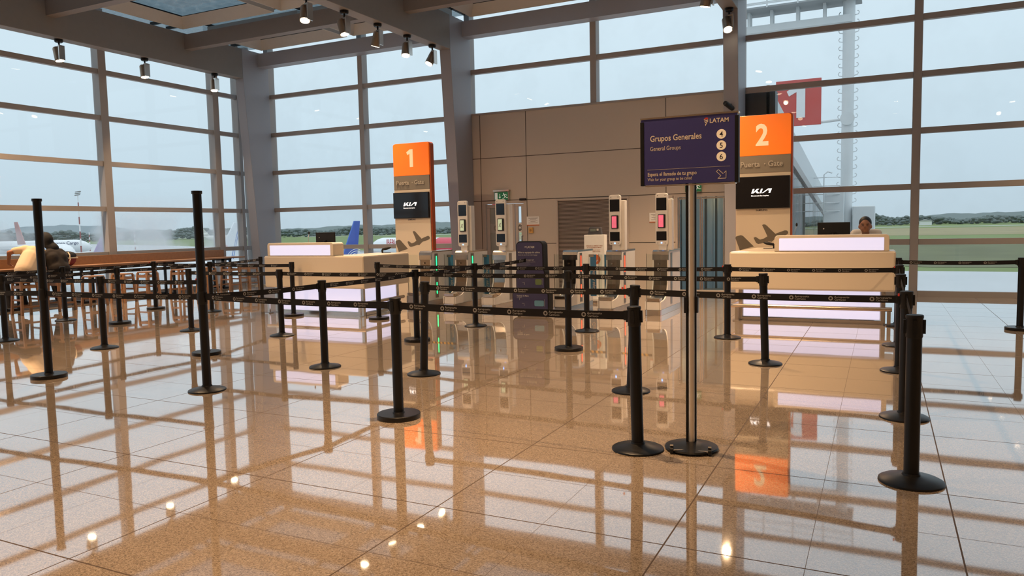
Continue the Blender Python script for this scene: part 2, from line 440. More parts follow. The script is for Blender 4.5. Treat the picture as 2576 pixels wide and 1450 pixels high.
# boarding bridge corridor running away from the facade, sloping down
BX0, BX1, BY0, BY1 = -4.9, -2.32, YF + .26, 45.0
def bz(y): return -.075 * (y - BY0)
def slab(bm, x0, x1, y0, y1, za, zb, f=bz):
    v = box(bm, x0, x1, y0, y1, za, zb)
    for q in v: q.co.z += f(q.co.y)
def brail(y): return 3.75 - .095 * (y - BY0)
t = thing('boarding_bridge', 'glass-sided boarding bridge sloping away outside beyond the gate 2 pillar', 'boarding bridge')
bm = newbm(); slab(bm, BX0, BX1, BY0, BY1, -.15, 0); obj('walkway', bm, mat('bridge_floor', (.22, .20, .18), .4), t)
bm = newbm(); slab(bm, BX0, BX1, BY0, BY1, 0, .09, lambda y: brail(y) + .0); obj('soffit', bm, mat('bridge_ceiling', (.55, .53, .50), .5), t)
bm = newbm(); slab(bm, BX1, BX1 + .12, BY0, BY1, -.22, .02, brail); obj('edge_beam', bm, STEELD, t, label='dark sloping rail')
bm = newbm(); v = box(bm, BX1 + .02, BX1 + .08, BY0, BY1, 0, 1)
for q in v: q.co.z = brail(q.co.y) + (.02 if q.co.z < .5 else .76)
obj('parapet', bm, mat('pale_grey_cladding', (.55, .60, .62), .35), t)
bm = newbm(); v = box(bm, BX1 + .04, BX1 + .055, BY0, BY1, 0, 1)
for q in v: q.co.z = (bz(q.co.y) if q.co.z < .5 else brail(q.co.y) - .2)
obj('side_glass', bm, glass_material('bridge_glass', (.70, .80, .84), 1.5, haze=.35, hazecol=(.5, .58, .62), hazescale=.7), t)
y = BY0 + 1.0
while y < BY1:
    bm = newbm(); bar(bm, (BX1 + .03, y, bz(y)), (BX1 + .03, y, brail(y) - .2), .05, .05); obj('glazing_post', bm, STEELD, t)
    bm = newbm(); bar(bm, (BX0 + .1, y, bz(y)), (BX0 + .1, y, brail(y)), .07, .07); obj('wall_post', bm, STEELD, t); y += 1.6
bm = newbm(); slab(bm, BX0 - .1, BX0, BY0, BY1, 0, 3.9, lambda y: bz(y) * 1.15); obj('left_wall', bm, mat('bridge_side_wall', (.42, .46, .49), .4), t)
for y in (20, 24, 28, 32):
    bm = newbm(); slab(bm, -4.1, -3.6, y, y + 1.8, -.02, .0, brail)
    obj('ceiling_lamp', bm, mat('warm_lamp_panel', (.9, .8, .6), .5, emit=(1, .74, .38), es=5), t)
bm = newbm(); box(bm, -2.95, -2.12, YF + .26, YF + .7, 3.35, 4.40); obj('hood', bm, mat('dark_hood', (.035, .04, .05), .5), t)
bm = newbm(); box(bm, BX0, BX1, BY1, BY1 + .1, -3.5, 1.2); obj('end_wall', bm, mat('bridge_end', (.25, .27, .28), .5), t)

# roof
BT = 6.66
ceil = bpy.data.objects.new('ceiling', None); COL.objects.link(ceil); ceil['kind'] = 'structure'
PB = [16.88, 14.17, 10.57, 6.97, 3.37]
for k, y in enumerate(PB):
    bm = newbm()
    for f in range(4):
        xa, xb = (-16.2, -9.45, -2.7, 4.05)[f], (-9.75, -3.0, 3.75, 10.5)[f]
        box(bm, xa, xb, y - (.17 if k == 0 else 0), y + (.17 if k == 0 else .22), 6.29, 6.66)
    box(bm, XW, -16.5, y, y + .2, 6.29, 6.66)
    obj('roof_purlin', bm, STEELG if k == 0 else mat('brown_steel_paint', (.20, .175, .165), .5), ceil)
# skylight linings: splayed boxes hanging under the glass roof
RING = mat('skylight_lining', (.42, .42, .41), .55)
def ring(x0, x1, y0, y1):
    bm = newbm(); o = .16; zt, zb = 6.90, 6.66
    T = [(x0 + o, y0 + o), (x1 - o, y0 + o), (x1 - o, y1 - o), (x0 + o, y1 - o)]
    Bt = [(x0, y0), (x1, y0), (x1, y1), (x0, y1)]
    B2 = [(x0 - .03, y0 - .03), (x1 + .03, y0 - .03), (x1 + .03, y1 + .03), (x0 - .03, y1 + .03)]
    rows = [[bm.verts.new((x, y, z)) for x, y in q] for q, z in ((T, zt), (Bt, zb), (B2, zb), (B2, zt))]
    for a, b in zip(rows, rows[1:] + rows[:1]):
        for k in range(4): bm.faces.new((a[k], a[(k + 1) % 4], b[(k + 1) % 4], b[k]))
    obj('skylight_lining', bm, RING, ceil)
for xa in (-16.2, -9.45, -2.7):
    for h in range(2):
        x0 = xa + .42 + h * 3.22; x1 = x0 + 2.95
        for y0, y1 in ((14.62, 16.45), (11.15, 13.78), (7.55, 10.15)): ring(x0, x1, y0, y1)
SKYG = glass_material('dirty_roof_glass', (.40, .46, .49), 1.3, haze=.22, hazecol=(.50, .55, .57), hazescale=6)
bm = newbm(); box(bm, XW - .2, 10.6, 6.97, YF + .2, 7.0, 7.02); obj('roof_glass', bm, SKYG, ceil)
bm = newbm()
for y in (16.5, 14.3, 13.82, 11.1, 10.7, 10.2, 7.5): box(bm, XW, 10.5, y, y + .05, 6.92, 6.995)
for xa in (-16.2, -9.45, -2.7, 4.05):
    for dx in (.37, 3.38, 6.6): box(bm, xa + dx - .025, xa + dx + .025, 7.0, YF, 6.93, 6.995)
obj('roof_glazing_bar', bm, BLACKM, ceil)
bm = newbm(); box(bm, XW - .2, XE, YS, 6.97, 7.0, 7.1); box(bm, 10.6, XE, 6.97, YF + .2, 7.0, 7.1); obj('roof_deck', bm, mat('roof_underside', (.30, .27, .245), .7), ceil)

# portal frames: column and long roof beam
FL = ['grey steel column and roof beam in the left corner beside the wooden counter', 'grey steel column and roof beam carrying the row of spotlights, left of the beige wall',
      'grey steel column and roof beam at the right end of the beige wall', 'grey steel column and roof beam outside the right edge', 'grey steel column and roof beam farthest right']
for k in range(4):
    x1 = -16.2 + 6.75 * k; x0 = x1 - .3
    t = thing('portal_frame', FL[k], 'steel frame', (x0, YF, 0), group='steel portal frames')
    bm = newbm(); prism(bm, [(-.62, 0), (-.03, 0), (-.03, 6.7), (-1.02, 6.7), (-1.02, 5.86)], .3, 'YZ', 0); obj('column', bm, STEELG, t, bevel=.008)
    bm = newbm(); box(bm, 0, .3, YS - YF, -1.023, 5.88, 6.7); obj('roof_beam', bm, mat('dark_steel_paint', (.215, .20, .19), .5), t, bevel=.008)
    bm = newbm(); box(bm, -.003, .303, -.66, -.02, 0, .06); obj('base_plate', bm, STEELG, t)
    if k == 0:
        bm = newbm(); box(bm, -.2, .5, -.75, -.0, 0.0, .035); obj('plinth', bm, mat('plinth_stone', (.35, .32, .28), .5), t)

# ------------------------------------------------------------------ spotlights on the roof beams
BULB = mat('glowing_lens', (1, 1, 1), .4, emit=(1, .80, .52), es=16)
SPOTC = mat('bronze_spot_body', (.30, .23, .17), .35, metal=.6)
def make_spot():
    t = thing('track_spotlight', '', 'spotlight')
    bm = newbm(); lathe(bm, [(.05, -.05), (.065, -.035), (.065, 0)], 16); tube(bm, [(0, 0, -.12), (0, 0, -.04)], .014, 8); obj('mount', bm, BLACK, t)
    bm = newbm(); box(bm, .045, .065, -.05, .05, -.33, -.10); box(bm, -.02, .065, -.02, .02, -.12, -.10); obj('bracket', bm, STEEL, t)
    hd = bpy.data.objects.new('lamp_head', None)
    bm = newbm(); lathe(bm, [(.055, .12), (.066, .10), (.072, -.10), (.066, -.10), (.05, .07)], 20, caps=True); h = obj('lamp_head', bm, SPOTC, t, smooth=True, loc=(-.03, 0, -.24))
    bm = newbm(); lathe(bm, [(.002, -.094), (.062, -.096), (.062, -.105), (.002, -.108)], 20); obj('lens', bm, BULB, h)
    bpy.data.objects.remove(hd)
    return t
spot0 = make_spot()
spot_used = [False]
def place_spot(x, y, z, tx, ty, label, shape=1.0, watts=SPOT_W, only_light=False):
    if spot_used[0]: t = copy_tree(spot0)
    else: t = spot0; spot_used[0] = True
    t.location = (x, y, z); t.scale = (1.35,) * 3; t['label'] = label; t['group'] = 'spotlights on the roof beams'
    h = [c for c in bpy.data.objects if c.parent == t and c.name.startswith('lamp_head')][0]
    h.rotation_euler = (ty, -tx, 0)
    ld = bpy.data.lights.new('spot_lamp', 'SPOT'); ld.energy = watts; ld.color = WARM; ld.spot_size = R(82); ld.spot_blend = .9; ld.shadow_soft_size = .06
    lo = bpy.data.objects.new('spot_lamp', ld); COL.objects.link(lo); lo.parent = h; lo.location = (0, 0, -.13)
    return t
SL = 'bronze spotlight under the '
for i, y in enumerate((15.25, 13.08, 10.92)):
    place_spot(-16.35, y, 5.88, .15, .1 * (i - 1), SL + 'left corner roof beam, ' + ('nearest the column', 'middle of three', 'nearest the left edge of the photo')[i])
for i, y in enumerate((15.55, 14.5, 13.4, 12.3, 11.2)):
    place_spot(-9.6, y, 5.88, (-.25, .12, -.35, .3, .2)[i], (-.45, -.3, .1, 0, -.3)[i], SL + 'second roof beam, ' + ('nearest the column', 'second from the column', 'third from the column', 'fourth, against the purlin', 'cut by the top edge of the photo')[i])
place_spot(-2.85, 16.02, 5.88, .25, -.5, SL + 'third roof beam at the top edge above the gate 2 pillar')
for i, (x, y) in enumerate([(-16.35, 8.75), (-16.35, 5.5), (-16.35, 2.2)] + [(-9.6, yy) for yy in (9.0, 6.8, 4.6, 2.4, .2)] + [(-2.85, yy) for yy in (14.0, 12.3, 10.1, 7.9, 5.7, 3.5, 1.3)] + [(3.9, yy) for yy in (14.5, 11, 7.5, 4, .5)]):
    place_spot(x, y, 5.88, .22 * math.sin(i * 2.1), ((.72 if y < 9.5 else .35) if i % 2 else .08) + .1 * math.cos(i * 1.7), SL + 'roof beams overhead, out of view and added to light the hall', watts=SPOT_W * (.60 if i % 2 else 3.0))  # unseen spotlights, added to light the desks, wall and floor
# unseen downlights added as fill in the hall ceiling behind the camera
dl0 = None
for i, (x, y) in enumerate([(x, y) for x in (-13, -6.2, .5, 7.2, 13.5) for y in (-9.5, -5, -.5)]):
    if dl0 is None:
        t = thing('fill_downlight', 'unseen round downlight added in the solid ceiling behind the viewpoint', 'ceiling light', group='added downlights of the unseen hall ceiling')
        bm = newbm(); lathe(bm, [(.16, 0), (.17, -.03), (.13, -.03), (.12, 0)], 24); obj('trim_ring', bm, WHITE, t)
        bm = newbm(); lathe(bm, [(.002, -.012), (.125, -.012), (.125, -.006), (.002, -.006)], 24); obj('diffuser', bm, mat('fill_downlight_diffuser', (1, 1, 1), .5, emit=(1, .75, .45), es=18), t)
        dl0 = t
    else: t = copy_tree(dl0)
    t.location = (x, y, 6.998)
    ld = bpy.data.lights.new('fill_lamp', 'SPOT'); ld.energy = FILL_W; ld.color = WARM; ld.spot_size = R(130); ld.spot_blend = 1; ld.shadow_soft_size = .12
    lo = bpy.data.objects.new('fill_lamp', ld); COL.objects.link(lo); lo.parent = t; lo.location = (0, 0, -.05)

# ------------------------------------------------------------------ barrier posts with retractable belts
# print repeated on every belt: a sunburst and two lines of lettering
def belt_print_template():
    bm = newbm()
    for k in range(14):
        a = 2 * PI * k / 14; ca, sa = math.cos(a), math.sin(a)
        P = lambda r, s: bm.verts.new((r * ca - s * sa, r * sa + s * ca, 0))
        bm.faces.new([P(.0085, -.0012), P(.0165, -.0030), P(.0185, 0), P(.0165, .0030), P(.0085, .0012)])
    me = text_mesh('Aeropuerto\nCarrasco', .0235, bold=.008, res=1, ls=.85)
    me.transform(Matrix.Translation((.027, .003, 0)))
    bm.from_mesh(me); bpy.data.meshes.remove(me)
    vs = [tuple(v.co) for v in bm.verts]; bm.verts.index_update(); fs = [[v.index for v in f.verts] for f in bm.faces]
    bm.free(); return vs, fs
PV, PF = belt_print_template()
HEAD_Z = .955
def make_belt(owner, a, b, sag=.01, y0=0.0):
    """belt between two head positions, as part of the post it is pulled from; coordinates relative to the owner"""
    a = Vector(a); b = Vector(b); d = b - a; L = d.length; u = Vector((d.x, d.y, 0)).normalized(); nrm = u.cross(Vector((0, 0, 1)))
    P0 = a + u * .045; P1 = b - u * .045; n = 14; hw = .0285
    def at(t):
        p = P0.lerp(P1, t); p.z -= sag * 4 * t * (1 - t); return p
    bm = newbm(); rows = []
    for i in range(n + 1):
        c = at(i / n)
        rows.append([bm.verts.new(c + nrm * s * .0011 + Vector((0, 0, h))) for s, h in ((-1, -hw), (1, -hw), (1, hw), (-1, hw))])
    for p, q in zip(rows, rows[1:]):
        for k in range(4): bm.faces.new((p[k], p[(k + 1) % 4], q[(k + 1) % 4], q[k]))
    bm.faces.new(rows[0][::-1]); bm.faces.new(rows[-1])
    bmb = bm
    bm = newbm(); c = P1 + u * .004; bar(bm, c - u * .035, c + u * .012, .012, .066); clip = bm
    vs = []; fs = []; span = (P1 - P0).length; x = .12
    while x < span - .17:
        t = x / span; c = at(t); c2 = at(min(1, (x + .12) / span)); du = (c2 - c).normalized(); dv = nrm.cross(du) * -1
        if dv.z < 0: dv = -dv
        o = c + nrm * .0022; k0 = len(vs)
        for px, py, pz in PV: vs.append(tuple(o + du * px + dv * py))
        for f in PF: fs.append([i + k0 for i in f])
        x += .305
    bmesh.ops.recalc_face_normals(bmb, faces=bmb.faces)
    V = [bmb.verts.new(v) for v in vs]
    for f in fs:
        try: bmb.faces.new([V[i] for i in f]).material_index = 1
        except ValueError: pass
    me = bpy.data.meshes.new('belt'); bmb.to_mesh(me); bmb.free(); me.materials.append(BELT); me.materials.append(mat('belt_print', (.33, .32, .305), .6))
    belt = bpy.data.objects.new('belt', me); COL.objects.link(belt); belt.parent = owner
    obj('belt_clip', clip, BLACKM, belt)
    return belt

def mesh_of(fn, m, smooth=True):
    bm = newbm(); fn(bm); bmesh.ops.recalc_face_normals(bm, faces=bm.faces); me = bpy.data.meshes.new('part'); bm.to_mesh(me); bm.free(); me.materials.append(m)
    if smooth:
        me.shade_smooth(); me.set_sharp_from_angle(angle=R(35))
    return me
def head_fn(bm):
    lathe(bm, [(.0425, .865), (.0455, .872), (.0455, .978), (.048, .982), (.048, .996), (.044, 1.0), (.002, 1.0)], 28)
    for k in range(4):
        a = k * PI / 2; c, s = math.cos(a), math.sin(a)
        bar(bm, (c * .0455, s * .0455, .89), (c * .0455, s * .0455, .972), .026, .012)
PM = dict(
    flat=mesh_of(lambda b: lathe(b, [(.002, 0), (.178, 0), (.180, .004), (.180, .036), (.175, .041), (.052, .043), (.048, .052), (.002, .052)], 44), BLACK),
    dome=mesh_of(lambda b: lathe(b, [(.002, 0), (.176, 0), (.180, .003), (.178, .012), (.165, .019), (.10, .032), (.052, .044), (.048, .056), (.002, .056)], 44), BLACK),
    pole=mesh_of(lambda b: lathe(b, [(.002, .04), (.042, .04), (.042, .87), (.002, .87)], 28), BLACK),
    head=mesh_of(head_fn, BLACKM),
    tpole=mesh_of(lambda b: lathe(b, [(.002, .04), (.042, .04), (.042, .90), (.042, 1.94), (.050, 1.945), (.050, 1.972), (.002, 1.972)], 28), BLACK),
    thead=mesh_of(lambda b: (lathe(b, [(.0425, .862), (.0455, .868), (.0455, .983), (.0425, .99)], 28, caps=False), bar(b, (.0455, 0, .885), (.0455, 0, .98), .028, .012), bar(b, (-.0455, 0, .885), (-.0455, 0, .98), .028, .012)), BLACKM))
POSTS = {}
def post(key, x, y, label, base='dome', lean=0.0, tall=False):
    t = thing('tall_barrier_post' if tall else 'barrier_post', label, 'barrier post', (x, y, 0), group='black belt barrier posts of the queue')
    def part(n, me):
        o = bpy.data.objects.new(n, me); COL.objects.link(o); o.parent = t; return o
    part('base', PM[base])
    ln = Vector((math.cos(YAW), math.sin(YAW), 0)) * lean
    rot = Vector((0, 0, 1)).rotation_difference(Vector((ln.x, ln.y, 1)).normalized()) if lean else None
    for n, me in (('pole', PM['tpole' if tall else 'pole']), ('belt_head', PM['thead' if tall else 'head'])):
        o = part(n, me)
        if rot: o.rotation_mode = 'QUATERNION'; o.rotation_quaternion = rot
    POSTS[key] = (t, Vector((x, y, 0)), Vector((x, y, HEAD_Z - .02)) + ln * .93)
post('A', -3.58, 5.11, 'black barrier post of the nearest row with a thick flat base', 'flat')
post('B', -1.50, 4.99, 'black barrier post just left of the group sign stand', lean=-.02)
post('C', -2.09, 6.74, 'leaning black barrier post half hidden behind the post left of the sign', lean=.047)
post('D', .18, 4.96, 'nearest and largest black barrier post, at the lower right')
post('E', .18, 6.58, 'second black barrier post of the right-hand line', )
post('F', .18, 8.62, 'third black barrier post of the right-hand line')
post('G', .20, 10.38, 'fourth black barrier post of the right-hand line, beside the gate 2 desk front')
post('H', .22, 12.30, 'farthest black barrier post of the right-hand line, beside the gate 2 desk corner')
post('Z', 1.73, 12.35, 'black barrier post cut by the right edge of the photo', 'flat')
post('K', -1.13, 8.59, 'black barrier post in front of the left half of the gate 2 desk', lean=-.03)
post('L', -1.86, 10.39, 'black barrier post in front of the left corner of the gate 2 desk')
post('M', -3.89, 10.41, 'black barrier post in front of the scale stand behind the red-lit gates')
post('N', -3.52, 8.76, 'black barrier post in front of the left red-lit gate', 'flat')
post('O', -5.78, 10.44, 'black barrier post between the green-lit gates and the baggage sizer')
post('P', -4.40, 6.77, 'black barrier post leaning towards the gates, right behind the flat-based one', lean=.04)
post('Q', -5.80, 8.78, 'black barrier post with a thick flat base right of the gate 1 desk', 'flat')
post('R', -7.88, 10.75, 'black barrier post before the right corner of the gate 1 desk', 'flat')
post('S', -5.72, 6.74, 'thin-based black barrier post before the middle of the gate 1 desk')
post('T', -8.08, 8.58, 'thin-based black barrier post before the left end of the gate 1 desk')
post('U', -9.77, 10.70, 'black barrier post with a thick base before the left end of the gate 1 desk', 'flat')
post('V', -9.65, 6.81, 'black barrier post with a thin base between the two tall posts')
post('W', -13.64, 10.84, 'black barrier post in front of the middle wooden stools', 'flat')
post('J', -7.81, 6.92, 'short black barrier post hidden behind the second tall post', 'flat')
post('k', -9.97, 8.56, 'thin-based black barrier post left of the second tall post')
post('l', -11.96, 10.79, 'black barrier post right behind the second tall post, before a stool')
post('m', -12.04, 8.82, 'thick-based black barrier post in front of the stool beside the hooded person', 'flat')
post('n', -13.57, 8.84, 'thin-based black barrier post in front of the hooded person')
post('b', -12.81, 13.02, 'farthest left black barrier post, between the stools and the gate 1 desk')
post('i', -11.85, 6.77, 'black barrier post cut by the left edge of the photo')
post('TA', -8.28, 5.16, 'tall black barrier post at the left, nearest the seated people', 'flat', tall=True)
post('TB', -6.00, 5.30, 'tall black barrier post in front of the wooden counter end', tall=True)
def belt(p, q, sag=.01):
    t, base, h = POSTS[p]; h2 = POSTS[q][2] if isinstance(q, str) else Vector(q)
    return make_belt(t, h - base, h2 - base, sag)
for p, q in (('TA', 'TB'), ('TB', 'A'), ('A', 'B'), ('TB', 'S'), ('S', 'Q'), ('Q', 'O'), ('i', 'V'), ('V', 'J'), ('P', 'C'), ('C', 'E'),
             ('k', 'T'), ('T', 'Q'), ('Q', 'N'), ('N', 'K'), ('R', 'O'), ('O', 'M'), ('M', 'L'), ('L', 'G'), ('D', 'E'), ('E', 'F'), ('F', 'G'), ('G', 'H'), ('H', 'Z'),
             ('i', 'm'), ('m', 'l'), ('l', 'U'), ('W', 'l'), ('n', 'W'), ('l', 'b')): belt(p, q)
belt('O', (-5.62, 12.05, .97), .01)
# belts leaving the picture on the left run on to two more posts
post('x', -10.75, 5.05, 'black barrier post of the nearest row, outside the left edge', 'flat')
post('y', -13.9, 6.9, 'black barrier post of the second row, outside the left edge')
belt('x', 'TA'); belt('y', 'i'); belt('y', 'n')
# short hang tag and red release tab on the second tall post
bm = newbm(); box(bm, -.006, .006, -.058, -.050, .60, .94); obj('pull_cord', bm, mat('grey_cord', (.25, .25, .28), .6), POSTS['J'][0])
for k in ('J', 'C', 'G', 'E', 'L', 'W'):
    bm = newbm(); box(bm, -.062, -.050, -.062, -.045, .965, .985); obj('release_tab', bm, REDC, POSTS[k][0], label='red release tab')

# ------------------------------------------------------------------ group sign stand
t = thing('sign_stand', 'chrome pole sign stand with a dark purple boarding group board on a round black base', 'sign', (-1.16, 5.13, 0))
bm = newbm(); lathe(bm, [(.002, .012), (.178, .012), (.182, .016), (.176, .026), (.10, .042), (.05, .056), (.002, .056)], 44); obj('base', bm, BLACK, t, smooth=True)
ax = Vector((math.cos(YAW * .4), math.sin(YAW * .4), 0)); nn = Vector((ax.y, -ax.x, 0))
c = nn * .135 - ax * .0 + Vector((0, 0, .025))
bm = newbm(); tube(bm, [c - ax * .125, c + ax * .125], .008, 8); obj('wheel_axle', bm, STEELD, t)
for s in (-1, 1):
    bm = newbm(); p = c + ax * .125 * s; tube(bm, [p - ax * .011, p + ax * .011], .022, 16); wv = obj('wheel', bm, BLACKM, t, smooth=True)
    bm = newbm(); bar(bm, p - nn * .035 + Vector((0, 0, .0)), p + nn * .005 + Vector((0, 0, .035)), .022, .012); obj('wheel_bracket', bm, STEELD, t)
bm = newbm(); lathe(bm, [(.002, .05), (.0235, .05), (.0235, 1.84), (.002, 1.84)], 28); obj('pole', bm, mat('polished_chrome', (.86, .78, .68), .30, metal=.75), t, smooth=True)
for s in (-1, 1):
    bm = newbm(); p = rt0 * .029 * s; bar(bm, p + Vector((0, 0, .05)), p + Vector((0, 0, 1.83)), .011, .022); obj('side_channel', bm, BLACKM, t)
    bm = newbm(); bar(bm, p * 1.25 + Vector((0, 0, .95)), p * 1.25 + Vector((0, 0, 1.06)), .02, .03); obj('socket', bm, BLACKM, t)
# the board, turned a little to the left of the facade
brd = bpy.data.objects.new('board', None)
BWM = Matrix.Translation((.0, -.0, 0)) @ Matrix.Rotation(R(0), 4, 'Z')
W2, H0, H1 = .305, 1.825, 2.272
bm = newbm(); prism(bm, rrect(-W2 - .032, W2, H0, H1, .012), .045, 'XZ', -.030); board = obj('board', bm, PURPLE, t, bevel=.003)
bm = newbm(); box(bm, -W2 - .034, -W2 - .010, -.034, .018, H0 - .004, H1 - .02); box(bm, W2 - .014, W2 + .010, -.034, .018, H0 - .004, H1 - .02); obj('side_rail', bm, BLACKM, t)
bm = newbm(); box(bm, -W2 - .032, W2 + .01, -.036, .018, H1 - .004, H1 + .007); obj('metal_edge', bm, BRASS, t)
bm = newbm(); box(bm, -W2 - .0, W2 - .01, -.036, .018, H0 - .012, H0 - .004); obj('metal_edge', bm, BRASS, t)
TY = -.0318
WARMW = mat('warm_white_print', (.78, .68, .56), .6)
text('lettering', 'Grupos Generales', .060, -.275, 2.128, 0 and 0, WARMW, board, bold=.012, sx=.86) if False else None
def btext(s, size, x, z, b=0, sx=.86, m=WARMW, par=None, y=TY, align='LEFT'):
    me = text_mesh(s, size, bold=b, align=align, sx=sx); me.transform(Matrix.Translation((x, y, z)) @ FRONT)
    return obj('lettering', me, m, par or board)
btext('Grupos Generales', .0565, -.272, 2.118, .014, .83)
btext('General Groups', .040, -.272, 2.056, 0, .80)
btext('Espera el llamado de tu grupo', .0350, -.290, 1.885, .014, .79)
btext('Wait for your group to be called', .0300, -.290, 1.852, 0, .76)
btext('LATAM', .040, .128, 2.215, .02, .98)
bm = newbm()
for k, (x0, x1, z) in enumerate(((.092, .120, 2.236), (.094, .120, 2.226), (.098, .119, 2.216), (.101, .112, 2.204), (.101, .106, 2.196))):
    prism(bm, [(x0, z), (x1, z + .006), (x1, z + .012), (x0, z + .006)], .002, 'XZ', TY)
o = obj('airline_emblem', bm, WARMW, board)
bm = newbm(); prism(bm, [(.092, 2.240), (.100, 2.250), (.114, 2.252), (.120, 2.245), (.118, 2.240)], .002, 'XZ', TY - .0005); obj('emblem_top', bm, REDC, board)
for i, ch in enumerate('456'):
    bm = newbm(); cz = 2.138 - i * .073; prism(bm, [(.205 + .031 * math.cos(a * PI / 16), cz + .031 * math.sin(a * PI / 16)) for a in range(32)], .002, 'XZ', TY); dd = obj('number_disc', bm, CREAMT, board)
    btext(ch, .050, .205, cz - .018, .008, .95, mat('near_black_print', (.02, .015, .02), .5), dd, TY - .001, 'CENTER')
bm = newbm(); box(bm, -.292, .262, TY, TY + .002, 1.9270, 1.9285); obj('rule', bm, WARMW, board)
def polyline(bm, pts, wd, y, th=.002):
    for a, b in zip(pts, pts[1:]):
        a = Vector((a[0], 0, a[1])); b = Vector((b[0], 0, b[1])); dd = (b - a).normalized(); s = Vector((-dd.z, 0, dd.x)) * wd / 2; a = a - dd * wd / 2; b = b + dd * wd / 2
        prism(bm, [(q.x, q.z) for q in (a - s, b - s, b + s, a + s)], th, 'XZ', y)
bm = newbm(); polyline(bm, [(.217, 1.880), (.187, 1.908), (.173, 1.896), (.203, 1.868), (.184, 1.850), (.236, 1.850), (.236, 1.898), (.224, 1.886)], .0035, TY); obj('arrow', bm, WARMW, board)

# ------------------------------------------------------------------ check-in style gate desks (mirror images of each other)
def desk(cx, cy, mirror, label, A=2.15):
    """origin at the outer front corner on the arm side; s=+1: the desk runs to +x from it, arm at its left"""
    s = -1 if mirror else 1
    t = thing('gate_desk', label, 'desk', (cx, cy, 0), group='cream gate desks')
    X = lambda v: s * v
    L, sk, D = 2.36, .16 * A / 2.15, .62       # length, arm depth, arm skew, counter depth
    def outline(g=0.0, back=0.0):
        pts = [(g * 1.0, g), (L - g, g), (L - g, D - g - back), (.75 - g + .06, D - g - back), (.75 + sk * A / A - g, A - g - back), (sk - .02 + g, A - g - back)]
        return [(X(a), b) for a, b in pts]
    def solid(poly, z0, z1, m, name, bev=.02, **k):
        bm = newbm(); prism(bm, poly if s > 0 else poly[::-1], z1 - z0, 'XY', z0); return obj(name, bm, m, t, bevel=bev, **k)
    solid(outline(), .50, 1.10, CREAM, 'body', .03)
    solid(outline(.16), .06, .50, mat('desk_core', (.6, .6, .6), .5), 'light_box', 0)
    # lit panels of the plinth, front and arm side, framed by steel strips
    y0 = .148
    bm = newbm(); v = box(bm, X(.20), X(L - .20), y0, y0 + .01, .07, .49); obj('lit_panel', bm, LIGHTP, t)
    a0, a1 = Vector((X(.14), .20)), Vector((X(.14 + sk * .83), A - .28)); dd = (a1 - a0).normalized(); nm = Vector((-dd.y, dd.x)) * s
    bm = newbm(); q = [a0, a1, a1 - nm * .01, a0 - nm * .01]; prism(bm, [(p.x, p.y) for p in q], .42, 'XY', .07); obj('lit_panel', bm, LIGHTP, t)
    bm = newbm()
    for x in (.155, L - .155): box(bm, X(x) - .028, X(x) + .028, .125, .18, .0, .5)
    bar(bm, (a1.x, a1.y, .0), (a1.x, a1.y, .5), .04, .04)
    box(bm, min(X(.15), X(L - .15)), max(X(.15), X(L - .15)), .13, .17, .0, .055); bar(bm, (a0.x, a0.y, .03), (a1.x, a1.y, .03), .03, .05)
    obj('plinth_trim', bm, STEEL, t)
    # foot rail
    bm = newbm(); c0 = (X(.02), .0, .245); pts = [(X(L - .04), .0, .245), (X(.07), .0, .245), (X(.03), .015, .245), (X(.02), .05, .245), (X(.02 + sk * .9), A - .2, .245)]
    tube(bm, pts, .032, 14); obj('foot_rail', bm, BRASS, t, smooth=True)
    for p in ((X(L - .08), .0), (X(.12), .0)) + (((X(.14), A - .35),) if True else ()):
        bm = newbm(); bar(bm, (p[0], p[1], .02), (p[0], p[1], .24), .05, .03); bar(bm, (p[0], p[1], .245), (p[0] + (0 if p[1] < .1 else X(.1)), p[1] + (.15 if p[1] < .1 else 0), .245), .03, .03)
        box(bm, p[0] - .05, p[0] + .05, p[1] - .06, p[1] + .06, 0, .012); obj('rail_bracket', bm, STEEL, t)
    # raised screen with a lit front
    u0, u1 = .68, L - .09
    bm = newbm(); prism(bm, rrect(min(X(u0), X(u1)), max(X(u0), X(u1)), 1.10, 1.345, .05, corners=(0, 0, 1, 1)), .30, 'XZ', .012); scr = obj('raised_screen', bm, CREAM, t, bevel=.008)
    bm = newbm(); prism(bm, rrect(min(X(u0 + .07), X(u1 - .07)), max(X(u0 + .07), X(u1 - .07)), 1.112, 1.30, .008), .01, 'XZ', .006); obj('lit_panel', bm, LIGHTP, scr)
    return t
d2 = desk(-2.17, 12.25, False, 'cream gate desk at the right with an attendant behind its lit screen')
d1 = desk(-8.30, 10.92, True, 'cream gate desk at the left beside the gate 1 pillar', 1.6)
def monitor(x, y, z, wd, ht, rz, label):
    t = thing('monitor', label, 'monitor', (x, y, z), rz, group='monitors on the gate desks')
    bm = newbm(); box(bm, -wd / 2, wd / 2, -.02, .02, .13, .13 + ht); obj('housing', bm, BLACKM, t, bevel=.006)
    bm = newbm(); box(bm, -wd / 2 + .015, wd / 2 - .015, .0205, .0225, .145, .115 + ht); obj('display', bm, SCREEN, t)
    bm = newbm(); tube(bm, [(0, -.05, .01), (0, -.05, .26)], .016, 10); lathe(bm, [(.002, 0), (.12, 0), (.12, .012), (.002, .012)], 24, (0, -.03, 0)); bar(bm, (0, -.05, .25), (0, -.02, .25), .06, .06); obj('stand', bm, BLACK, t)
    bm = newbm(); tube(bm, [(-.08, -.04, .215), (0, -.045, .165), (.08, -.04, .215)], .006, 8); obj('cable', bm, STEEL, t)
    bm = newbm(); box(bm, -wd * .33, -wd * .29, -.0215, -.0195, .13 + ht * .65, .145 + ht * .65); obj('badge', bm, PRINT, t)
    return t
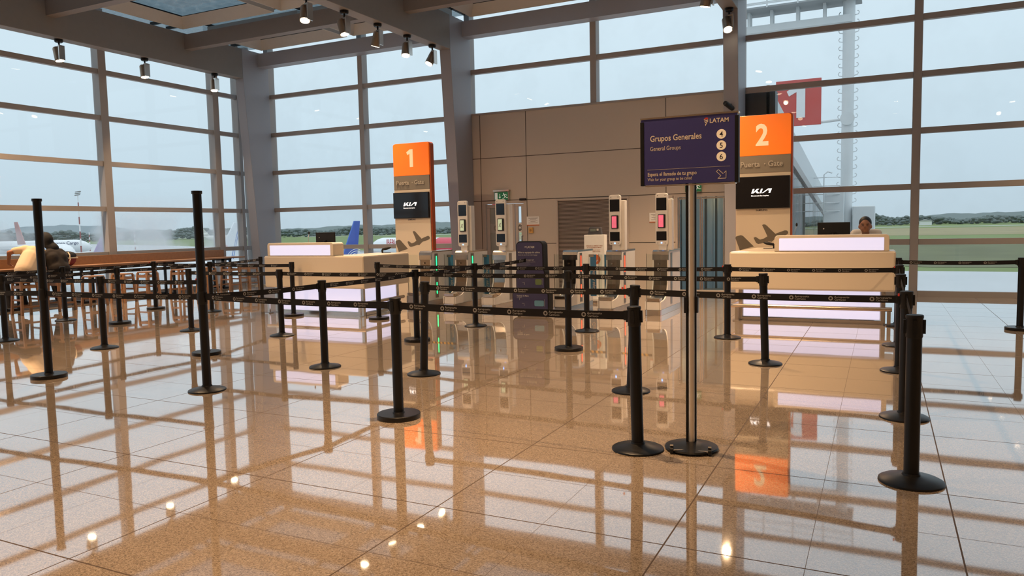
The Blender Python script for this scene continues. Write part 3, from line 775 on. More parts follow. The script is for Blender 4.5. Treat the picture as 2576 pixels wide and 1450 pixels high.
monitor(-.68, 12.86, 1.10, .47, .30, 0, 'black monitor seen from behind on the gate 2 desk beside the attendant')
monitor(-9.62, 11.5, 1.10, .42, .30, R(6), 'black monitor seen from behind on the gate 1 desk')
def mic(x, y, z, label):
    t = thing('desk_microphone', label, 'microphone', (x, y, z), group='microphones on the gate desks')
    bm = newbm(); lathe(bm, [(.002, 0), (.05, 0), (.045, .02), (.002, .02)], 18); obj('base', bm, BLACK, t)
    bm = newbm(); tube(bm, [(0, 0, .02), (0, 0, .2), (.01, -.005, .32), (.03, -.01, .40)], .005, 8); obj('gooseneck', bm, STEEL, t)
    bm = newbm(); ellipsoid(bm, (.035, -.012, .425), (.016, .016, .032)); obj('foam_tip', bm, BLACKM, t)
    return t
mic(-1.26, 12.86, 1.10, 'slim gooseneck microphone left of the monitor on the gate 2 desk').scale = (1, 1, .95)
mic(-10.05, 11.5, 1.10, 'slim gooseneck microphone left of the monitor on the gate 1 desk')
# scanners lying on the counters
def scanner(x, y, z, rz, label):
    t = thing('barcode_scanner', label, 'scanner', (x, y, z), rz, group='black scanners on the gate desks')
    bm = newbm(); ellipsoid(bm, (0, 0, .085), (.10, .035, .028), Euler((0, R(12), 0)).to_matrix()); obj('scan_head', bm, BLACKM, t, smooth=True)
    bm = newbm(); tube(bm, [(.06, 0, .08), (.085, 0, .045), (.08, 0, .0)], [.022, .02, .018], 10); obj('grip', bm, BLACKM, t, smooth=True)
    bm = newbm(); box(bm, -.09, .06, -.035, .035, 0, .010); obj('cradle', bm, BLACK, t, bevel=.003)
    return t
scanner(-1.74, 13.6, 1.10, 0, 'black hand scanner lying on the gate 2 counter in front of the pillar')
scanner(-8.82, 12.35, 1.10, R(200), 'black hand scanner lying on the gate 1 counter in front of the pillar')

# ------------------------------------------------------------------ gate number pillars
def pillar(x0, y0, num, label, wd=.97):
    t = thing('gate_pillar', label, 'sign', (x0, y0, 0), group='orange topped gate number pillars')
    H = 3.46
    bm = newbm(); prism(bm, rrect(0, wd, 0, H, .06, corners=(0, 0, 1, 1)), .14, 'XZ', 0); obj('body', bm, REDEDGE, t, label='red-brown sides', bevel=.01)
    f = -.028
    bm = newbm(); prism(bm, rrect(.008, wd - .03, 2.745, H - .01, .05, corners=(0, 0, 1, 1)), .026, 'XZ', f); top = obj('number_panel', bm, ORANGE, t, label='orange panel')
    bm = newbm(); box(bm, .008, wd - .03, f, -.002, 2.435, 2.74); band = obj('name_panel', bm, TAUPE, t, label='taupe panel')
    bm = newbm(); box(bm, .008, wd - .03, f + .002, -.002, 0, 2.43); low = obj('lower_panel', bm, CREAM, t)
    if num == '1':
        bm = newbm(); prism(bm, [(wd * .47 + a, 2.93 + b) for a, b in ((-.012, 0), (.075, 0), (.075, .385), (-.005, .385), (-.095, .325), (-.062, .262), (-.012, .295))], .003, 'XZ', f - .002); obj('gate_number', bm, CREAMT, top)
    else:
        me = text_mesh(num, .52, bold=.028, align='CENTER', sx=.86); me.transform(Matrix.Translation((wd * .47, f - .002, 2.925)) @ FRONT); obj('gate_number', me, CREAMT, top)
    for word, px in (('Puerta', .17), ('Gate', .66)):
        me = text_mesh(word, .135, bold=.012, sx=.95, ext=.004); me.transform(Matrix.Translation((px * wd - .08, f - .02, 2.545)) @ FRONT); obj('raised_lettering', me, mat('taupe_letter', (.42, .38, .32), .4), band)
    bm = newbm(); box(bm, .525 * wd - .013, .525 * wd + .008, f - .02, f - .012, 2.58, 2.60); obj('raised_dot', bm, mat('taupe_letter'), band)
    bm = newbm(); box(bm, .012, wd - .036, f - .055, f, 1.80, 2.37); sc = obj('screen', bm, BLACKM, t, bevel=.004)
    bm = newbm(); box(bm, .024, wd - .048, f - .0565, f - .0552, 1.815, 2.358); obj('display', bm, SCREEN, sc)
    # screen graphic: angular three-letter mark and a line below it
    bm = newbm(); y = f - .060; k = .00066; ox, oz = .29 * wd, 2.07
    G = lambda pts: prism(bm, [(ox + a * k, oz + b * k) for a, b in pts], .002, 'XZ', y)
    G([(0, 0), (45, 120), (90, 120), (45, 0)]); G([(40, 8), (150, 120), (215, 120), (60, 0)]); G([(95, 70), (150, 0), (215, 0), (140, 95)])
    G([(215, 0), (260, 120), (305, 120), (262, 0)]); G([(270, 0), (440, 120), (490, 120), (310, 0)]); G([(440, 60), (480, 120), (540, 120), (495, 0), (450, 0), (470, 70)])
    obj('screen_mark', bm, WGLOW, sc)
    me = text_mesh('Movement that inspires', .036, bold=.015, sx=.88); me.transform(Matrix.Translation((ox, y, 2.015)) @ FRONT); obj('screen_lettering', me, WGLOW, sc)
    me = text_mesh('SAMSUNG', .042, bold=.03, align='CENTER', sx=1.05); me.transform(Matrix.Translation((wd * .47, f - .002, 1.755)) @ FRONT); obj('maker_lettering', me, mat('near_black_print'), low)
    # aeroplane graphics
    def C(pts): return [((cx - 145) / 552 * wd, 1.78 - (cy - 955 + (cx - 400) * .055) / 555) for cx, cy in pts]
    plane = [(410, 1108), (425, 1101), (440, 1102), (455, 1112), (540, 1190), (560, 1180), (630, 1152), (650, 1153), (662, 1165), (660, 1182), (645, 1195), (592, 1214), (560, 1222), (535, 1240), (505, 1270), (475, 1268), (400, 1292), (372, 1298), (352, 1288), (340, 1265), (327, 1238), (345, 1229), (358, 1235), (390, 1254), (430, 1240), (462, 1218), (440, 1170)]
    tail = [(145, 1248), (152, 1233), (170, 1226), (200, 1217), (222, 1224), (255, 1255), (330, 1325), (265, 1345), (190, 1370)]
    bm = newbm(); prism(bm, C(plane), .003, 'XZ', f - .0015); obj('plane_graphic', bm, ICON, low)
    bm = newbm(); prism(bm, C(tail), .003, 'XZ', f - .0015); obj('tail_graphic', bm, ICON, low)
    bm = newbm(); prism(bm, [(.62, .62), (.62, .95), (.72, .78), (wd - .03, .90), (wd - .03, .62)], .003, 'XZ', f - .0015); obj('floor_graphic', bm, ICON, low)
    bm = newbm(); prism(bm, [(.010, 1.79), (wd - .03, 1.79), (wd - .03, 1.685), (.7, 1.70), (.35, 1.70), (.010, 1.668)], .0028, 'XZ', f - .0010); obj('cast_shadow_band', bm, mat('cast_shadow_tone', (.62, .52, .40), .5), low)  # shadow cast by the screen, painted as a strip on the panel
    return t
pillar(-9.86, 14.2, '1', 'orange topped gate pillar numbered 1 behind the left desk')
pillar(-2.40, 14.2, '2', 'orange topped gate pillar numbered 2 behind the right desk')

# ------------------------------------------------------------------ automatic boarding gates
def gate_profile(inset=0.0):
    i = inset
    pts = [(0.0, .10), (0.0, .235), (.14, .245), (.26, .265), (.36, .315), (.43, .39), (.475, .50), (.495, .64), (.50, .80), (.50, 1.02), (.515, 1.07), (.555, 1.10), (1.35, 1.10), (1.35, .10)]
    return pts
LEDG = mat('green_light_strip', (.1, .8, .4), .4, emit=(.01, 1, .22), es=2.6)
LEDR = mat('red_light_strip', (.9, .1, .05), .4, emit=(1, .05, .02), es=3.2)
BRZ = mat('bronze_mirror_steel', (.42, .36, .30), .16, metal=1.0)
PINKS = mat('pink_display', (.9, .2, .35), .4, emit=(.85, .14, .26), es=.38)
GRNS = mat('pale_green_display', (.5, .62, .45), .4, emit=(.42, .55, .38), es=.45)
BLUEL = mat('blue_indicator', (.2, .4, 1), .4, emit=(.12, .35, 1), es=6)
GATEW = mat('gate_white_enamel', (.60, .585, .57), .35)
def gate(x, y, label, totem=None, led=None, wings=(0, 0)):
    t = thing('boarding_gate', label, 'boarding gate', (x, y, 0), group='automatic boarding gates')
    P = gate_profile()
    for s in (-1, 1):
        bm = newbm(); prism(bm, P, .022, 'YZ', s * .13 - .011); obj('side_panel', bm, GATEW, t, bevel=.004)
    bm = newbm(); prism(bm, [(a + .012 if a < .6 else a - .01, b - (.012 if b > .3 else 0)) for a, b in P], .236, 'YZ', -.118); obj('inner_body', bm, BRZ, t, smooth=False)
    bm = newbm(); prism(bm, [(.497, .93), (.497, 1.02), (.512, 1.075), (.555, 1.106), (1.36, 1.106), (1.36, 1.078), (.57, 1.078), (.54, 1.06), (.525, 1.02), (.525, .93)], .288, 'YZ', -.144); obj('top_cap', bm, STEEL, t)
    bm = newbm(); prism(bm, [(-.02, -.13), (.03, -.14), (1.37, -.14), (1.37, .14), (.03, .14), (-.02, .13)] and rrect(-.145, .145, -.02, 1.37, .05), .10, 'XY', 0); obj('plinth', bm, STEEL, t, bevel=.004)
    bm = newbm(); prism(bm, rrect(-.125, .125, -.012, .16, .03), .055, 'XY', .242); obj('front_tray', bm, BRASS, t, bevel=.004)
    bm = newbm(); prism(bm, rrect(-.118, .118, -.004, .30, .03), .135, 'XY', .101); obj('front_nose', bm, GATEW, t)
    bm = newbm(); box(bm, -.12, .12, .05, .056, .30, 1.05); obj('glass_guard', bm, CLEAR, t)
    bm = newbm(); box(bm, -.127, -.119, .05, .058, .28, 1.06); obj('guard_edge', bm, STEELD, t)
    bm = newbm(); lathe(bm, [(.002, 0), (.016, 0), (.016, .02), (.002, .02)], 14); m = Matrix.Translation((-.03, .50, .86)) @ Matrix.Rotation(PI / 2, 4, 'X')
    for v in bm.verts: v.co = m @ v.co
    obj('lock', bm, STEEL, t)
    for s in (-1, 1):
        bm = newbm(); box(bm, s * .143 - .003, s * .143 + .003, .64, .76, .14, 1.05); obj('side_strip', bm, STEELD, t)
        if led and s > 0:
            lm = LEDG if led == 'g' else LEDR
            for z0, z1 in ((.70, 1.0), (.22, .46)):
                bm = newbm(); prism(bm, rrect(.685, .712, z0, z1, .012, 4), .006, 'YZ', .146); obj('light_strip', bm, lm, t)
    for s, on in zip((-1, 1), wings):
        if not on: continue
        a, b = sorted((s * .146, s * .40))
        bm = newbm(); box(bm, a, b, 1.14, 1.15, .20, 1.0); wg = obj('flap', bm, CLEAR, t)
        xa, xb = (.17, .29) if s > 0 else (-.395, -.275)
        bm = newbm(); box(bm, xa, xb, 1.133, 1.139, .20, 1.0); obj('blue_sticker', bm, BLUES, wg)
        me = text_mesh('Copa Airlines', .092, bold=.02, align='LEFT', shear=.25, res=2, sx=.86); me.transform(Matrix.Translation(((xa + xb) / 2 + .032, 1.130, .30)) @ FRONT @ Matrix.Rotation(PI / 2, 4, 'Z')); obj('sticker_lettering', me, PRINT, wg)
        bm = newbm(); bar(bm, (s * .14, 1.145, .98), (s * .24, 1.145, .98), .03, .05); obj('flap_hinge', bm, STEELD, wg)
    if totem:
        bm = newbm(); prism(bm, rrect(-.05, .165, 1.10, 2.00, .01), .14, 'XZ', .66); rb = obj('scanner_column', bm, GATEW, t, bevel=.01)
        bm = newbm(); prism(bm, rrect(-.115, .105, 1.19, 2.10, .04), .055, 'XZ', .60); hd = obj('scanner_head', bm, GATEW, rb, bevel=.006)
        bm = newbm(); prism(bm, rrect(-.06, .08, 1.10, 1.20, .01), .05, 'XZ', .61); obj('neck', bm, GATEW, rb)
        y = .5975
        for z0, z1 in ((1.80, 2.02), (1.27, 1.43)):
            bm = newbm(); box(bm, -.095, .085, y, y + .003, z0, z1); obj('camera_window', bm, SCREEN, rb)
        bm = newbm(); prism(bm, rrect(-.063, .068, 1.49, 1.73, .01), .02, 'XZ', y - .018); ph = obj('display', bm, BLACKM, rb)
        bm = newbm(); prism(bm, rrect(-.052, .035, 1.505, 1.715, .006), .002, 'XZ', y - .020); obj('display_picture', bm, PINKS if totem == 'p' else GRNS, rb)
        bm = newbm()
        if totem == 'p':
            for k in range(20):
                a0, a1 = 2 * PI * k / 20, 2 * PI * (k + 1) / 20
                polyline(bm, [(-.008 + .022 * math.cos(a0), 1.60 + .026 * math.sin(a0)), (-.008 + .022 * math.cos(a1), 1.60 + .026 * math.sin(a1))], .002, y - .0225)
            box(bm, -.03, .014, y - .0225, y - .0215, 1.555, 1.559)
        else:
            polyline(bm, [(-.03, 1.57), (.014, 1.64)], .010, y - .0225); polyline(bm, [(.010, 1.565), (-.022, 1.63)], .008, y - .0225)
        obj('display_symbol', bm, PRINT if totem == 'p' else TAUPE, rb)
        for x0, zz in ((-.075, 2.06), (.06, 2.06), (-.07, 1.225), (.06, 1.225)):
            bm = newbm(); prism(bm, [(x0 + .009 * math.cos(k * PI / 6), zz + .009 * math.sin(k * PI / 6)) for k in range(12)], .003, 'XZ', y); obj('sensor', bm, STEELD, rb)
        bm = newbm(); prism(bm, [(-.005 + .013 * math.cos(k * PI / 6), 1.228 + .013 * math.sin(k * PI / 6)) for k in range(12)], .003, 'XZ', y); obj('indicator', bm, BLUEL, rb)
    return t
GY = 12.55
gate(-8.37, GY, 'green-lit boarding gate next to the gate 1 pillar, without a scanner column', None, 'g', (0, 1))
gate(-7.52, GY, 'green-lit boarding gate with a scanner column, second from the gate 1 pillar', 'g', 'g', (1, 1))
gate(-6.67, GY, 'unlit boarding gate with a pale green display left of the baggage sizer', 'g', None, (1, 0))
gate(-5.20, GY, 'red-lit boarding gate without a scanner column, right of the baggage sizer', None, 'r', (0, 1))
gate(-4.35, GY, 'red-lit boarding gate with a pink display in front of the shutter', 'p', 'r', (1, 0))
gate(-3.49, GY, 'boarding gate with a pink display, standing apart at the far right of the gates', 'p', None)
# black and yellow striped belts closing lanes
YEL = mat('yellow_stripe', (.75, .42, .04), .6)
def striped(x0, x1, label):
    t = thing('striped_belt', label, 'barrier belt', (x0, GY + .45, .76), group='striped belts between the gates')
    L = x1 - x0
    bm = newbm(); box(bm, 0, L, 0, .003, -.02, .02); obj('belt', bm, BELT, t)
    k = 0
    bm = newbm()
    while .02 + k * .085 < L - .06:
        a = .02 + k * .085; prism(bm, [(a, -.02), (a + .045, -.02), (a + .06, .02), (a + .015, .02)], .0015, 'XZ', -.0025); k += 1
    o = obj('yellow_stripes', bm, YEL, t)
striped(-5.055, -4.495, 'black and yellow striped belt across the lane left of the pink display gate')
striped(-4.205, -3.635, 'black and yellow striped belt across the lane at the far right')
striped(-8.225, -7.665, 'black and yellow striped belt across the lane beside the gate 1 pillar')

# ------------------------------------------------------------------ baggage sizer
t = thing('baggage_sizer', 'dark indigo baggage sizer of three stacked suitcase-shaped boards with a black handle', 'baggage sizer', (-5.55, 12.02, 0))
def sboard(x0, x1, z0, z1, y, name):
    bm = newbm(); prism(bm, rrect(x0, x1, z0, z1, .085, 8), .20, 'XZ', y); b = obj(name, bm, BLACKM, t, bevel=.01)
    bm = newbm(); prism(bm, rrect(x0 + .018, x1 - .018, z0 + .018, z1 - .018, .07, 8), .006, 'XZ', y - .006); obj('printed_face', bm, PURPLE2, b); return b
b1 = sboard(-.275, .255, .72, 1.305, .03, 'top_board'); b2 = sboard(-.27, .295, .34, .835, .0, 'middle_board'); b3 = sboard(-.335, .37, .045, .44, -.03, 'bottom_board')
for b, items in ((b1, (('LATAM', .052, -.06, 1.185, .03), ('Mide tu equipaje de cabina', .044, -.232, 1.095, .02), ('Check the size of your cabin baggage', .028, -.232, 1.055, 0), ('Si se excede, paga aquí', .032, -.19, .968, .02), ('If it exceeds, pay here', .024, -.09, .935, 0))),
                 (b2, (('Equipaje de Bodega', .026, -.17, .425, 0),)), (b3, (('Equipaje de Mano', .036, -.24, .335, .02), ('Carry-on', .024, -.24, .305, 0)))):
    yy = {b1: .022, b2: -.008, b3: -.038}[b]
    for s, sz, x, z, bo in items:
        me = text_mesh(s, sz, bold=bo, res=2, sx=.9); me.transform(Matrix.Translation((x, yy, z)) @ FRONT); obj('lettering', me, PRINT, b)
bm = newbm()
for k, (a0, a1, z) in enumerate(((-.10, -.075, 1.208), (-.097, -.076, 1.198), (-.095, -.083, 1.188))): prism(bm, [(a0, z), (a1, z + .006), (a1, z + .012), (a0, z + .006)], .002, 'XZ', .0225)
obj('airline_emblem', bm, PRINT, b1)
bm = newbm(); prism(bm, [(-.24, .90), (-.05, .99), (.02, .975), (-.03, .93), (.02, .90), (-.24, .80)], .0016, 'XZ', .0225); obj('tail_print', bm, mat('dim_print', (.07, .065, .12), .5), b1)
for b, colr, x0, z0, wd, ht, yy in ((b2, mat('olive_case_print', (.13, .18, .06), .5), .11, .54, .12, .10, -.008), (b3, mat('blue_case_print', (.12, .28, .38), .5), .10, .17, .18, .10, -.038)):
    bm = newbm(); prism(bm, rrect(x0, x0 + wd, z0, z0 + ht, .02), .0016, 'XZ', yy - .001); obj('case_print', bm, colr, b)
    bm = newbm(); polyline(bm, [(x0 + wd + .012, z0), (x0 + wd + .012, z0 + ht + .02)], .003, yy - .001); polyline(bm, [(-.19, z0 + .10), (-.19, z0 + .14), (-.14, z0 + .14)], .004, yy - .001); polyline(bm, [(-.14, z0 + .04), (-.10, z0 + .04), (-.10, z0 + .0)], .004, yy - .001); obj('measure_print', bm, PRINT, b)
bm = newbm(); tube(bm, [(-.19, .12, 1.30), (-.19, .12, 1.39), (-.17, .12, 1.40)], .014, 8); obj('handle', bm, STEELD, t)
for x in (-.25, .29):
    bm = newbm(); m = Matrix.Translation((x, .07, .03)) @ Matrix.Rotation(PI / 2, 4, 'Y'); lathe(bm, [(.002, -.02), (.03, -.02), (.03, .02), (.002, .02)], 18)
    for v in bm.verts: v.co = m @ v.co
    obj('caster', bm, BLACKM, t)

# ------------------------------------------------------------------ luggage scale stand, notices, exit signs, camera
t = thing('scale_stand', 'white luggage scale stand with a round orange arrow in front of the shutter', 'scale', (-5.24, 14.5, 0))
bm = newbm(); box(bm, -.22, .22, 0, .16, .03, 1.37); bd = obj('stand', bm, WHITE, t, bevel=.008)
bm = newbm(); box(bm, -.26, .26, -.30, .2, 0, .06); obj('scale_plate', bm, STEEL, t, bevel=.01)
bm = newbm(); prism(bm, [(-.15, 1.37), (.15, 1.37), (.13, 1.52), (-.11, 1.53)], .09, 'XZ', .02); hd = obj('scale_display', bm, mat('charcoal_plastic', (.06, .06, .07), .5), t, bevel=.01)
bm = newbm(); box(bm, -.09, .03, .014, .019, 1.44, 1.49); obj('readout', bm, mat('lcd_grey', (.14, .17, .15), .3), hd)
bm = newbm(); box(bm, .05, .09, .014, .019, 1.45, 1.49); obj('keypad', bm, PRINT, hd)
for s, z, sz in (('CHEQUEA EL TAMAÑO Y PESO', 1.135, .032), ('DE TU EQUIPAJE DE MANO', 1.10, .032), ('CHECK SIZE AND WEIGHT', 1.05, .026), ('OF YOUR HAND LUGGAGE', 1.02, .026)):
    me = text_mesh(s, sz, bold=.02, align='CENTER', res=2, sx=.8); me.transform(Matrix.Translation((0, -.003, z)) @ FRONT); obj('lettering', me, mat('orange_brown_print', (.35, .12, .05), .6), bd)
bm = newbm(); prism(bm, [(.03 + .10 * math.cos(k * PI / 16), .87 + .10 * math.sin(k * PI / 16)) for k in range(32)], .004, 'XZ', -.005); ci = obj('orange_disc', bm, mat('dull_orange', (.55, .13, .03), .5), bd)
bm = newbm(); polyline(bm, [(.03, .93), (.03, .82)], .018, -.008); polyline(bm, [(-.01, .855), (.03, .815), (.07, .855)], .018, -.008); obj('arrow', bm, PRINT, ci)
def notice(x, z, w_, h_, label):
    t = thing('wall_notice', label, 'notice', (x, YF - .03, z), group='white notices on the beige wall')
    bm = newbm(); box(bm, 0, w_, -.012, -.001, 0, h_); b = obj('board', bm, WHITER, t)
    bm = newbm(); box(bm, 0, w_, -.014, -.0121, -.004, .016); obj('orange_edge', bm, mat('dull_orange'), b)
    for k, (f, wd) in enumerate(((.82, .8), (.74, .7), (.66, .5), (.5, .7), (.42, .4), (.26, .75))):
        bm = newbm(); box(bm, w_ * (.5 - wd / 2), w_ * (.5 + wd / 2), -.0135, -.0121, h_ * f, h_ * f + .008); obj('printed_line', bm, mat('grey_print', (.25, .22, .2), .6), b)
notice(-7.95, 1.59, .34, .22, 'white notice with an orange lower edge right of the door')
notice(-4.83, 1.60, .34, .22, 'white notice half hidden behind the right scanner column')
t = thing('call_point', 'small yellow call point box on the wall below the notice', 'switch box', (-7.89, YF - .031, 1.40))
bm = newbm(); box(bm, 0, .115, -.05, 0, 0, .14); o = obj('housing', bm, mat('amber_box', (.62, .36, .10), .5), t, bevel=.006)
bm = newbm(); prism(bm, [(.057 + .03 * math.cos(k * PI / 8), .07 + .03 * math.sin(k * PI / 8)) for k in range(16)], .004, 'XZ', -.054); obj('button', bm, mat('amber_dark', (.35, .18, .05), .5), o)
def runner(bm, x, z, s, y):
    E = lambda pts: prism(bm, [(x + a * s, z + b * s) for a, b in pts], .002, 'XZ', y)
    prism(bm, [(x + s * (.30 + .085 * math.cos(k * PI / 5)), z + s * (.88 + .085 * math.sin(k * PI / 5))) for k in range(10)], .002, 'XZ', y)
    E([(.30, .78), (.42, .76), (.60, .44), (.46, .38)]); E([(.34, .76), (.40, .68), (.66, .66), (.78, .54), (.84, .58), (.70, .74)])
    E([(.30, .76), (.36, .70), (.20, .56), (.06, .56), (.06, .62), (.16, .63)]); E([(.46, .44), (.60, .44), (.78, .30), (.98, .30), (.98, .24), (.74, .22)]); E([(.46, .40), (.56, .38), (.34, .12), (.08, .10), (.08, .16), (.28, .20)])
def exit_sign(x, z, w_, full, label):
    t = thing('exit_sign', label, 'exit sign', (x, YF - .10, z), group='green exit signs')
    bm = newbm(); box(bm, 0, w_, -.015, .0, 0, .19); b = obj('panel', bm, GREEN, t)
    bm = newbm(); box(bm, -.03, w_ + .03, -.04, .065, .21, .25); obj('bracket', bm, BRASS, t)
    bm = newbm(); box(bm, -.005, .0, -.02, .004, 0, .21); box(bm, w_, w_ + .005, -.02, .004, 0, .21); obj('side_clip', bm, STEEL, t)
    wm = mat('sign_white', (.8, .85, .8), .5, emit=(.9, 1, .9), es=.15)
    if full:
        bm = newbm(); box(bm, .012, .085, -.018, -.0151, .012, .178); obj('door_symbol', bm, wm, b)
        bm = newbm(); box(bm, .140, .156, -.018, -.0151, .06, .15); prism(bm, [(.118, .075), (.148, .03), (.178, .075), (.165, .082), (.148, .058), (.131, .082)], .0029, 'XZ', -.018); obj('arrow', bm, wm, b)
    bm = newbm(); runner(bm, w_ - .175, .012, .17, -.018); obj('running_figure', bm, wm, b)
exit_sign(-8.80, 2.245, .38, True, 'green exit sign with an arrow above the door')
exit_sign(-3.98, 2.265, .36, False, 'green exit sign half hidden behind the group sign pole')
t = thing('security_camera', 'black security camera on the column beside the gate 2 pillar top', 'camera', (-2.85, 16.12, 3.92))
bm = newbm(); tube(bm, [(.0, .36, .10), (.0, .18, .10), (0, .10, .05)], .02, 8); obj('arm', bm, STEELD, t)
bm = newbm(); m = Matrix.Translation((-.02, .02, .03)) @ Euler((R(-20), R(0), R(-25))).to_matrix().to_4x4() @ Matrix.Rotation(PI / 2, 4, 'X')
lathe(bm, [(.002, -.13), (.045, -.13), (.05, -.12), (.05, .13), (.044, .15), (.002, .14)], 18)
for v in bm.verts: v.co = m @ v.co
obj('housing', bm, BLACKM, t, smooth=True)

# ------------------------------------------------------------------ wooden counter and stools by the left windows
t = thing('wooden_counter', 'long orange wooden counter with a low back board along the left windows', 'counter', (-16.65, 12.0, 0))
bm = newbm(); box(bm, -.22, .28, -4.5, 4.05, .845, .885); obj('counter_top', bm, WOOD, t, bevel=.006)
bm = newbm(); box(bm, -.25, -.221, -4.5, 3.75, .80, 1.085); obj('back_board', bm, WOOD, t, bevel=.004)
for y in (-4.2, -2.4, -.7, 1.55, 3.45):
    bm = newbm(); bar(bm, (.18, y - .13, 0.02), (.18, y - .13, .845), .05, .05); bar(bm, (.18, y + .13, .02), (.18, y + .13, .845), .05, .05); bar(bm, (.18, y - .155, .03), (.18, y + .155, .03), .06, .05); bar(bm, (.18, y - .155, .82), (.18, y + .155, .82), .05, .05)
    bar(bm, (-.18, y - .13, .02), (-.18, y - .13, .845), .05, .05); bar(bm, (-.18, y - .13, .05), (.18, y - .13, .05), .05, .05); bar(bm, (-.18, y - .13, .82), (.18, y - .13, .82), .05, .05)
    obj('leg_frame', bm, BLACK, t)
def make_stool():
    t = thing('wooden_stool', '', 'stool', group='orange wooden bar stools at the counter')
    H = .64
    bm = newbm(); prism(bm, rrect(-.17, .17, -.17, .17, .04), .03, 'XY', H); obj('seat', bm, WOOD, t, bevel=.006)
    for sx in (-1, 1):
        for sy in (-1, 1):
            bm = newbm(); bar(bm, (sx * .185, sy * .185, 0), (sx * .15, sy * .15, H), .046, .046); obj('leg', bm, WOOD, t, bevel=.003)
    for z, r in ((.16, .18), (.30, .17), (.56, .155)):
        for k in range(4):
            a = k * PI / 2 + (0 if z != .3 else 0); c, s = math.cos(a), math.sin(a)
            if z == .16 and k % 2: continue
            if z == .30 and not k % 2: continue
            p = [Vector((c * r - s * q * r, s * r + c * q * r, z)) for q in (-1, 1)]
            bm = newbm(); bar(bm, p[0], p[1], .022, .06 if z > .5 else .036); obj('stretcher', bm, WOOD if z > .5 else WOODD, t)
    return t
st0 = make_stool(); first = True
for x, y, a, lab in ((-15.95, 15.75, 5, 'farthest wooden stool, beside the left corner column'), (-15.92, 15.05, -4, 'second wooden stool from the left corner column'), (-15.98, 14.3, 8, 'wooden stool right behind the second tall barrier post'),
                     (-15.95, 13.45, -6, 'wooden stool left of the second tall post, before the black leg frame'), (-15.90, 12.45, 3, 'wooden stool in the middle of the counter'), (-15.85, 11.75, 14, 'wooden stool just left of the middle one'),
                     (-15.75, 10.95, -8, 'wooden stool beside the hooded person'), (-15.58, 10.08, 4, 'wooden stool the hooded person sits on'), (-15.50, 9.30, -3, 'wooden stool the person in the cream shirt sits on'), (-15.55, 8.45, 10, 'wooden stool at the left edge beside the cream shirt')):
    s = st0 if first else copy_tree(st0); first = False
    s.location = (x, y, 0); s.rotation_euler = (0, 0, R(a)); s['label'] = lab
t = thing('backpack', 'red, cream and black backpack on the counter beside the hooded person', 'backpack', (-16.5, 10.88, .886), R(15))
bm = newbm(); ellipsoid(bm, (0, 0, .16), (.13, .19, .17)); 
for v in bm.verts: v.co.z = max(v.co.z, .0); v.co.y = max(-.17, min(.17, v.co.y * 1.15)); v.co.x = max(-.11, min(.12, v.co.x * 1.15))
obj('bag_body', bm, mat('red_fabric', (.20, .018, .015), .8), t, smooth=True)
bm = newbm(); ellipsoid(bm, (0, 0, .235), (.137, .195, .10)); 
for v in bm.verts: v.co.y = max(-.176, min(.176, v.co.y * 1.15)); v.co.x = max(-.116, min(.126, v.co.x * 1.15)); v.co.z = max(.20, v.co.z)
obj('bag_flap', bm, mat('black_fabric', (.02, .02, .022), .8), t, smooth=True)
bm = newbm()
for z0, z1, w2, mm in ((.165, .198, 1.0, 0),): box(bm, -.118, .129, -.178, .178, z0, z1)
obj('cream_stripe', bm, mat('cream_fabric', (.55, .45, .33), .8), t, bevel=.01)
bm = newbm(); tube(bm, [(.10, -.08, .06), (.18, -.12, .14), (.16, -.10, .25), (.08, -.06, .31)], .014, 8); obj('strap', bm, mat('cream_fabric'), t, smooth=True)

# ------------------------------------------------------------------ people
def body_obj(name, pieces, m, parent, voxel=.012, smooth=4, label=None):
    """one continuous surface grown from tapered limbs and rounded volumes"""
    bm = newbm()
    for p in pieces:
        if p[0] == 'c': capsule(bm, *p[1:5], n=14)
        else: ellipsoid(bm, p[1], p[2], Euler(p[3]).to_matrix() if len(p) > 3 else None, n=18)
    o = obj(name, bm, m, parent, smooth=True, label=label)
    r = o.modifiers.new('join', 'REMESH'); r.mode = 'VOXEL'; r.voxel_size = voxel; r.use_smooth_shade = True
    s = o.modifiers.new('soften', 'SMOOTH'); s.iterations = smooth; s.factor = .5
    return o
SKIN = mat('brown_skin', (.30, .135, .075), .5, noise=(12, .08))
HAIR = mat('black_hair', (.012, .010, .010), .6, noise=(80, .3))
def hand(bm_pieces, wrist, d, side, curl):
    """palm, four unequal fingers and a thumb, bent by curl; d points along the hand, side across it"""
    wrist = Vector(wrist); d = Vector(d).normalized(); side = (Vector(side) - d * Vector(side).dot(d)).normalized(); n = d.cross(side)
    P = []
    kn = wrist + d * .085
    P.append(('c', wrist, wrist + d * .03, .026, .03)); P.append(('c', wrist + d * .03 - side * .022, kn - side * .026, .017, .013)); P.append(('c', wrist + d * .03 + side * .022, kn + side * .026, .017, .013)); P.append(('c', wrist + d * .03, kn, .02, .014))
    for k, L in enumerate((.068, .077, .072, .056)):
        b = kn + side * (.030 - .020 * k); a = b + (d * math.cos(curl * .4) + n * math.sin(curl * .4)) * L * .45; c = a + (d * math.cos(curl) + n * math.sin(curl)) * L * .32; e2 = c + (d * math.cos(curl * 1.5) + n * math.sin(curl * 1.5)) * L * .28
        P += [('c', b, a, .0095, .0088), ('c', a, c, .0088, .0082), ('c', c, e2, .0082, .0072)]
    tb = wrist + d * .022 + side * .028; t1 = tb + (d * .7 + side * .7 + n * .3).normalized() * .038; t2 = t1 + (d * .9 + side * .3 + n * .4).normalized() * .028
    P += [('c', tb, t1, .0125, .0105), ('c', t1, t2, .0105, .009)]
    return P
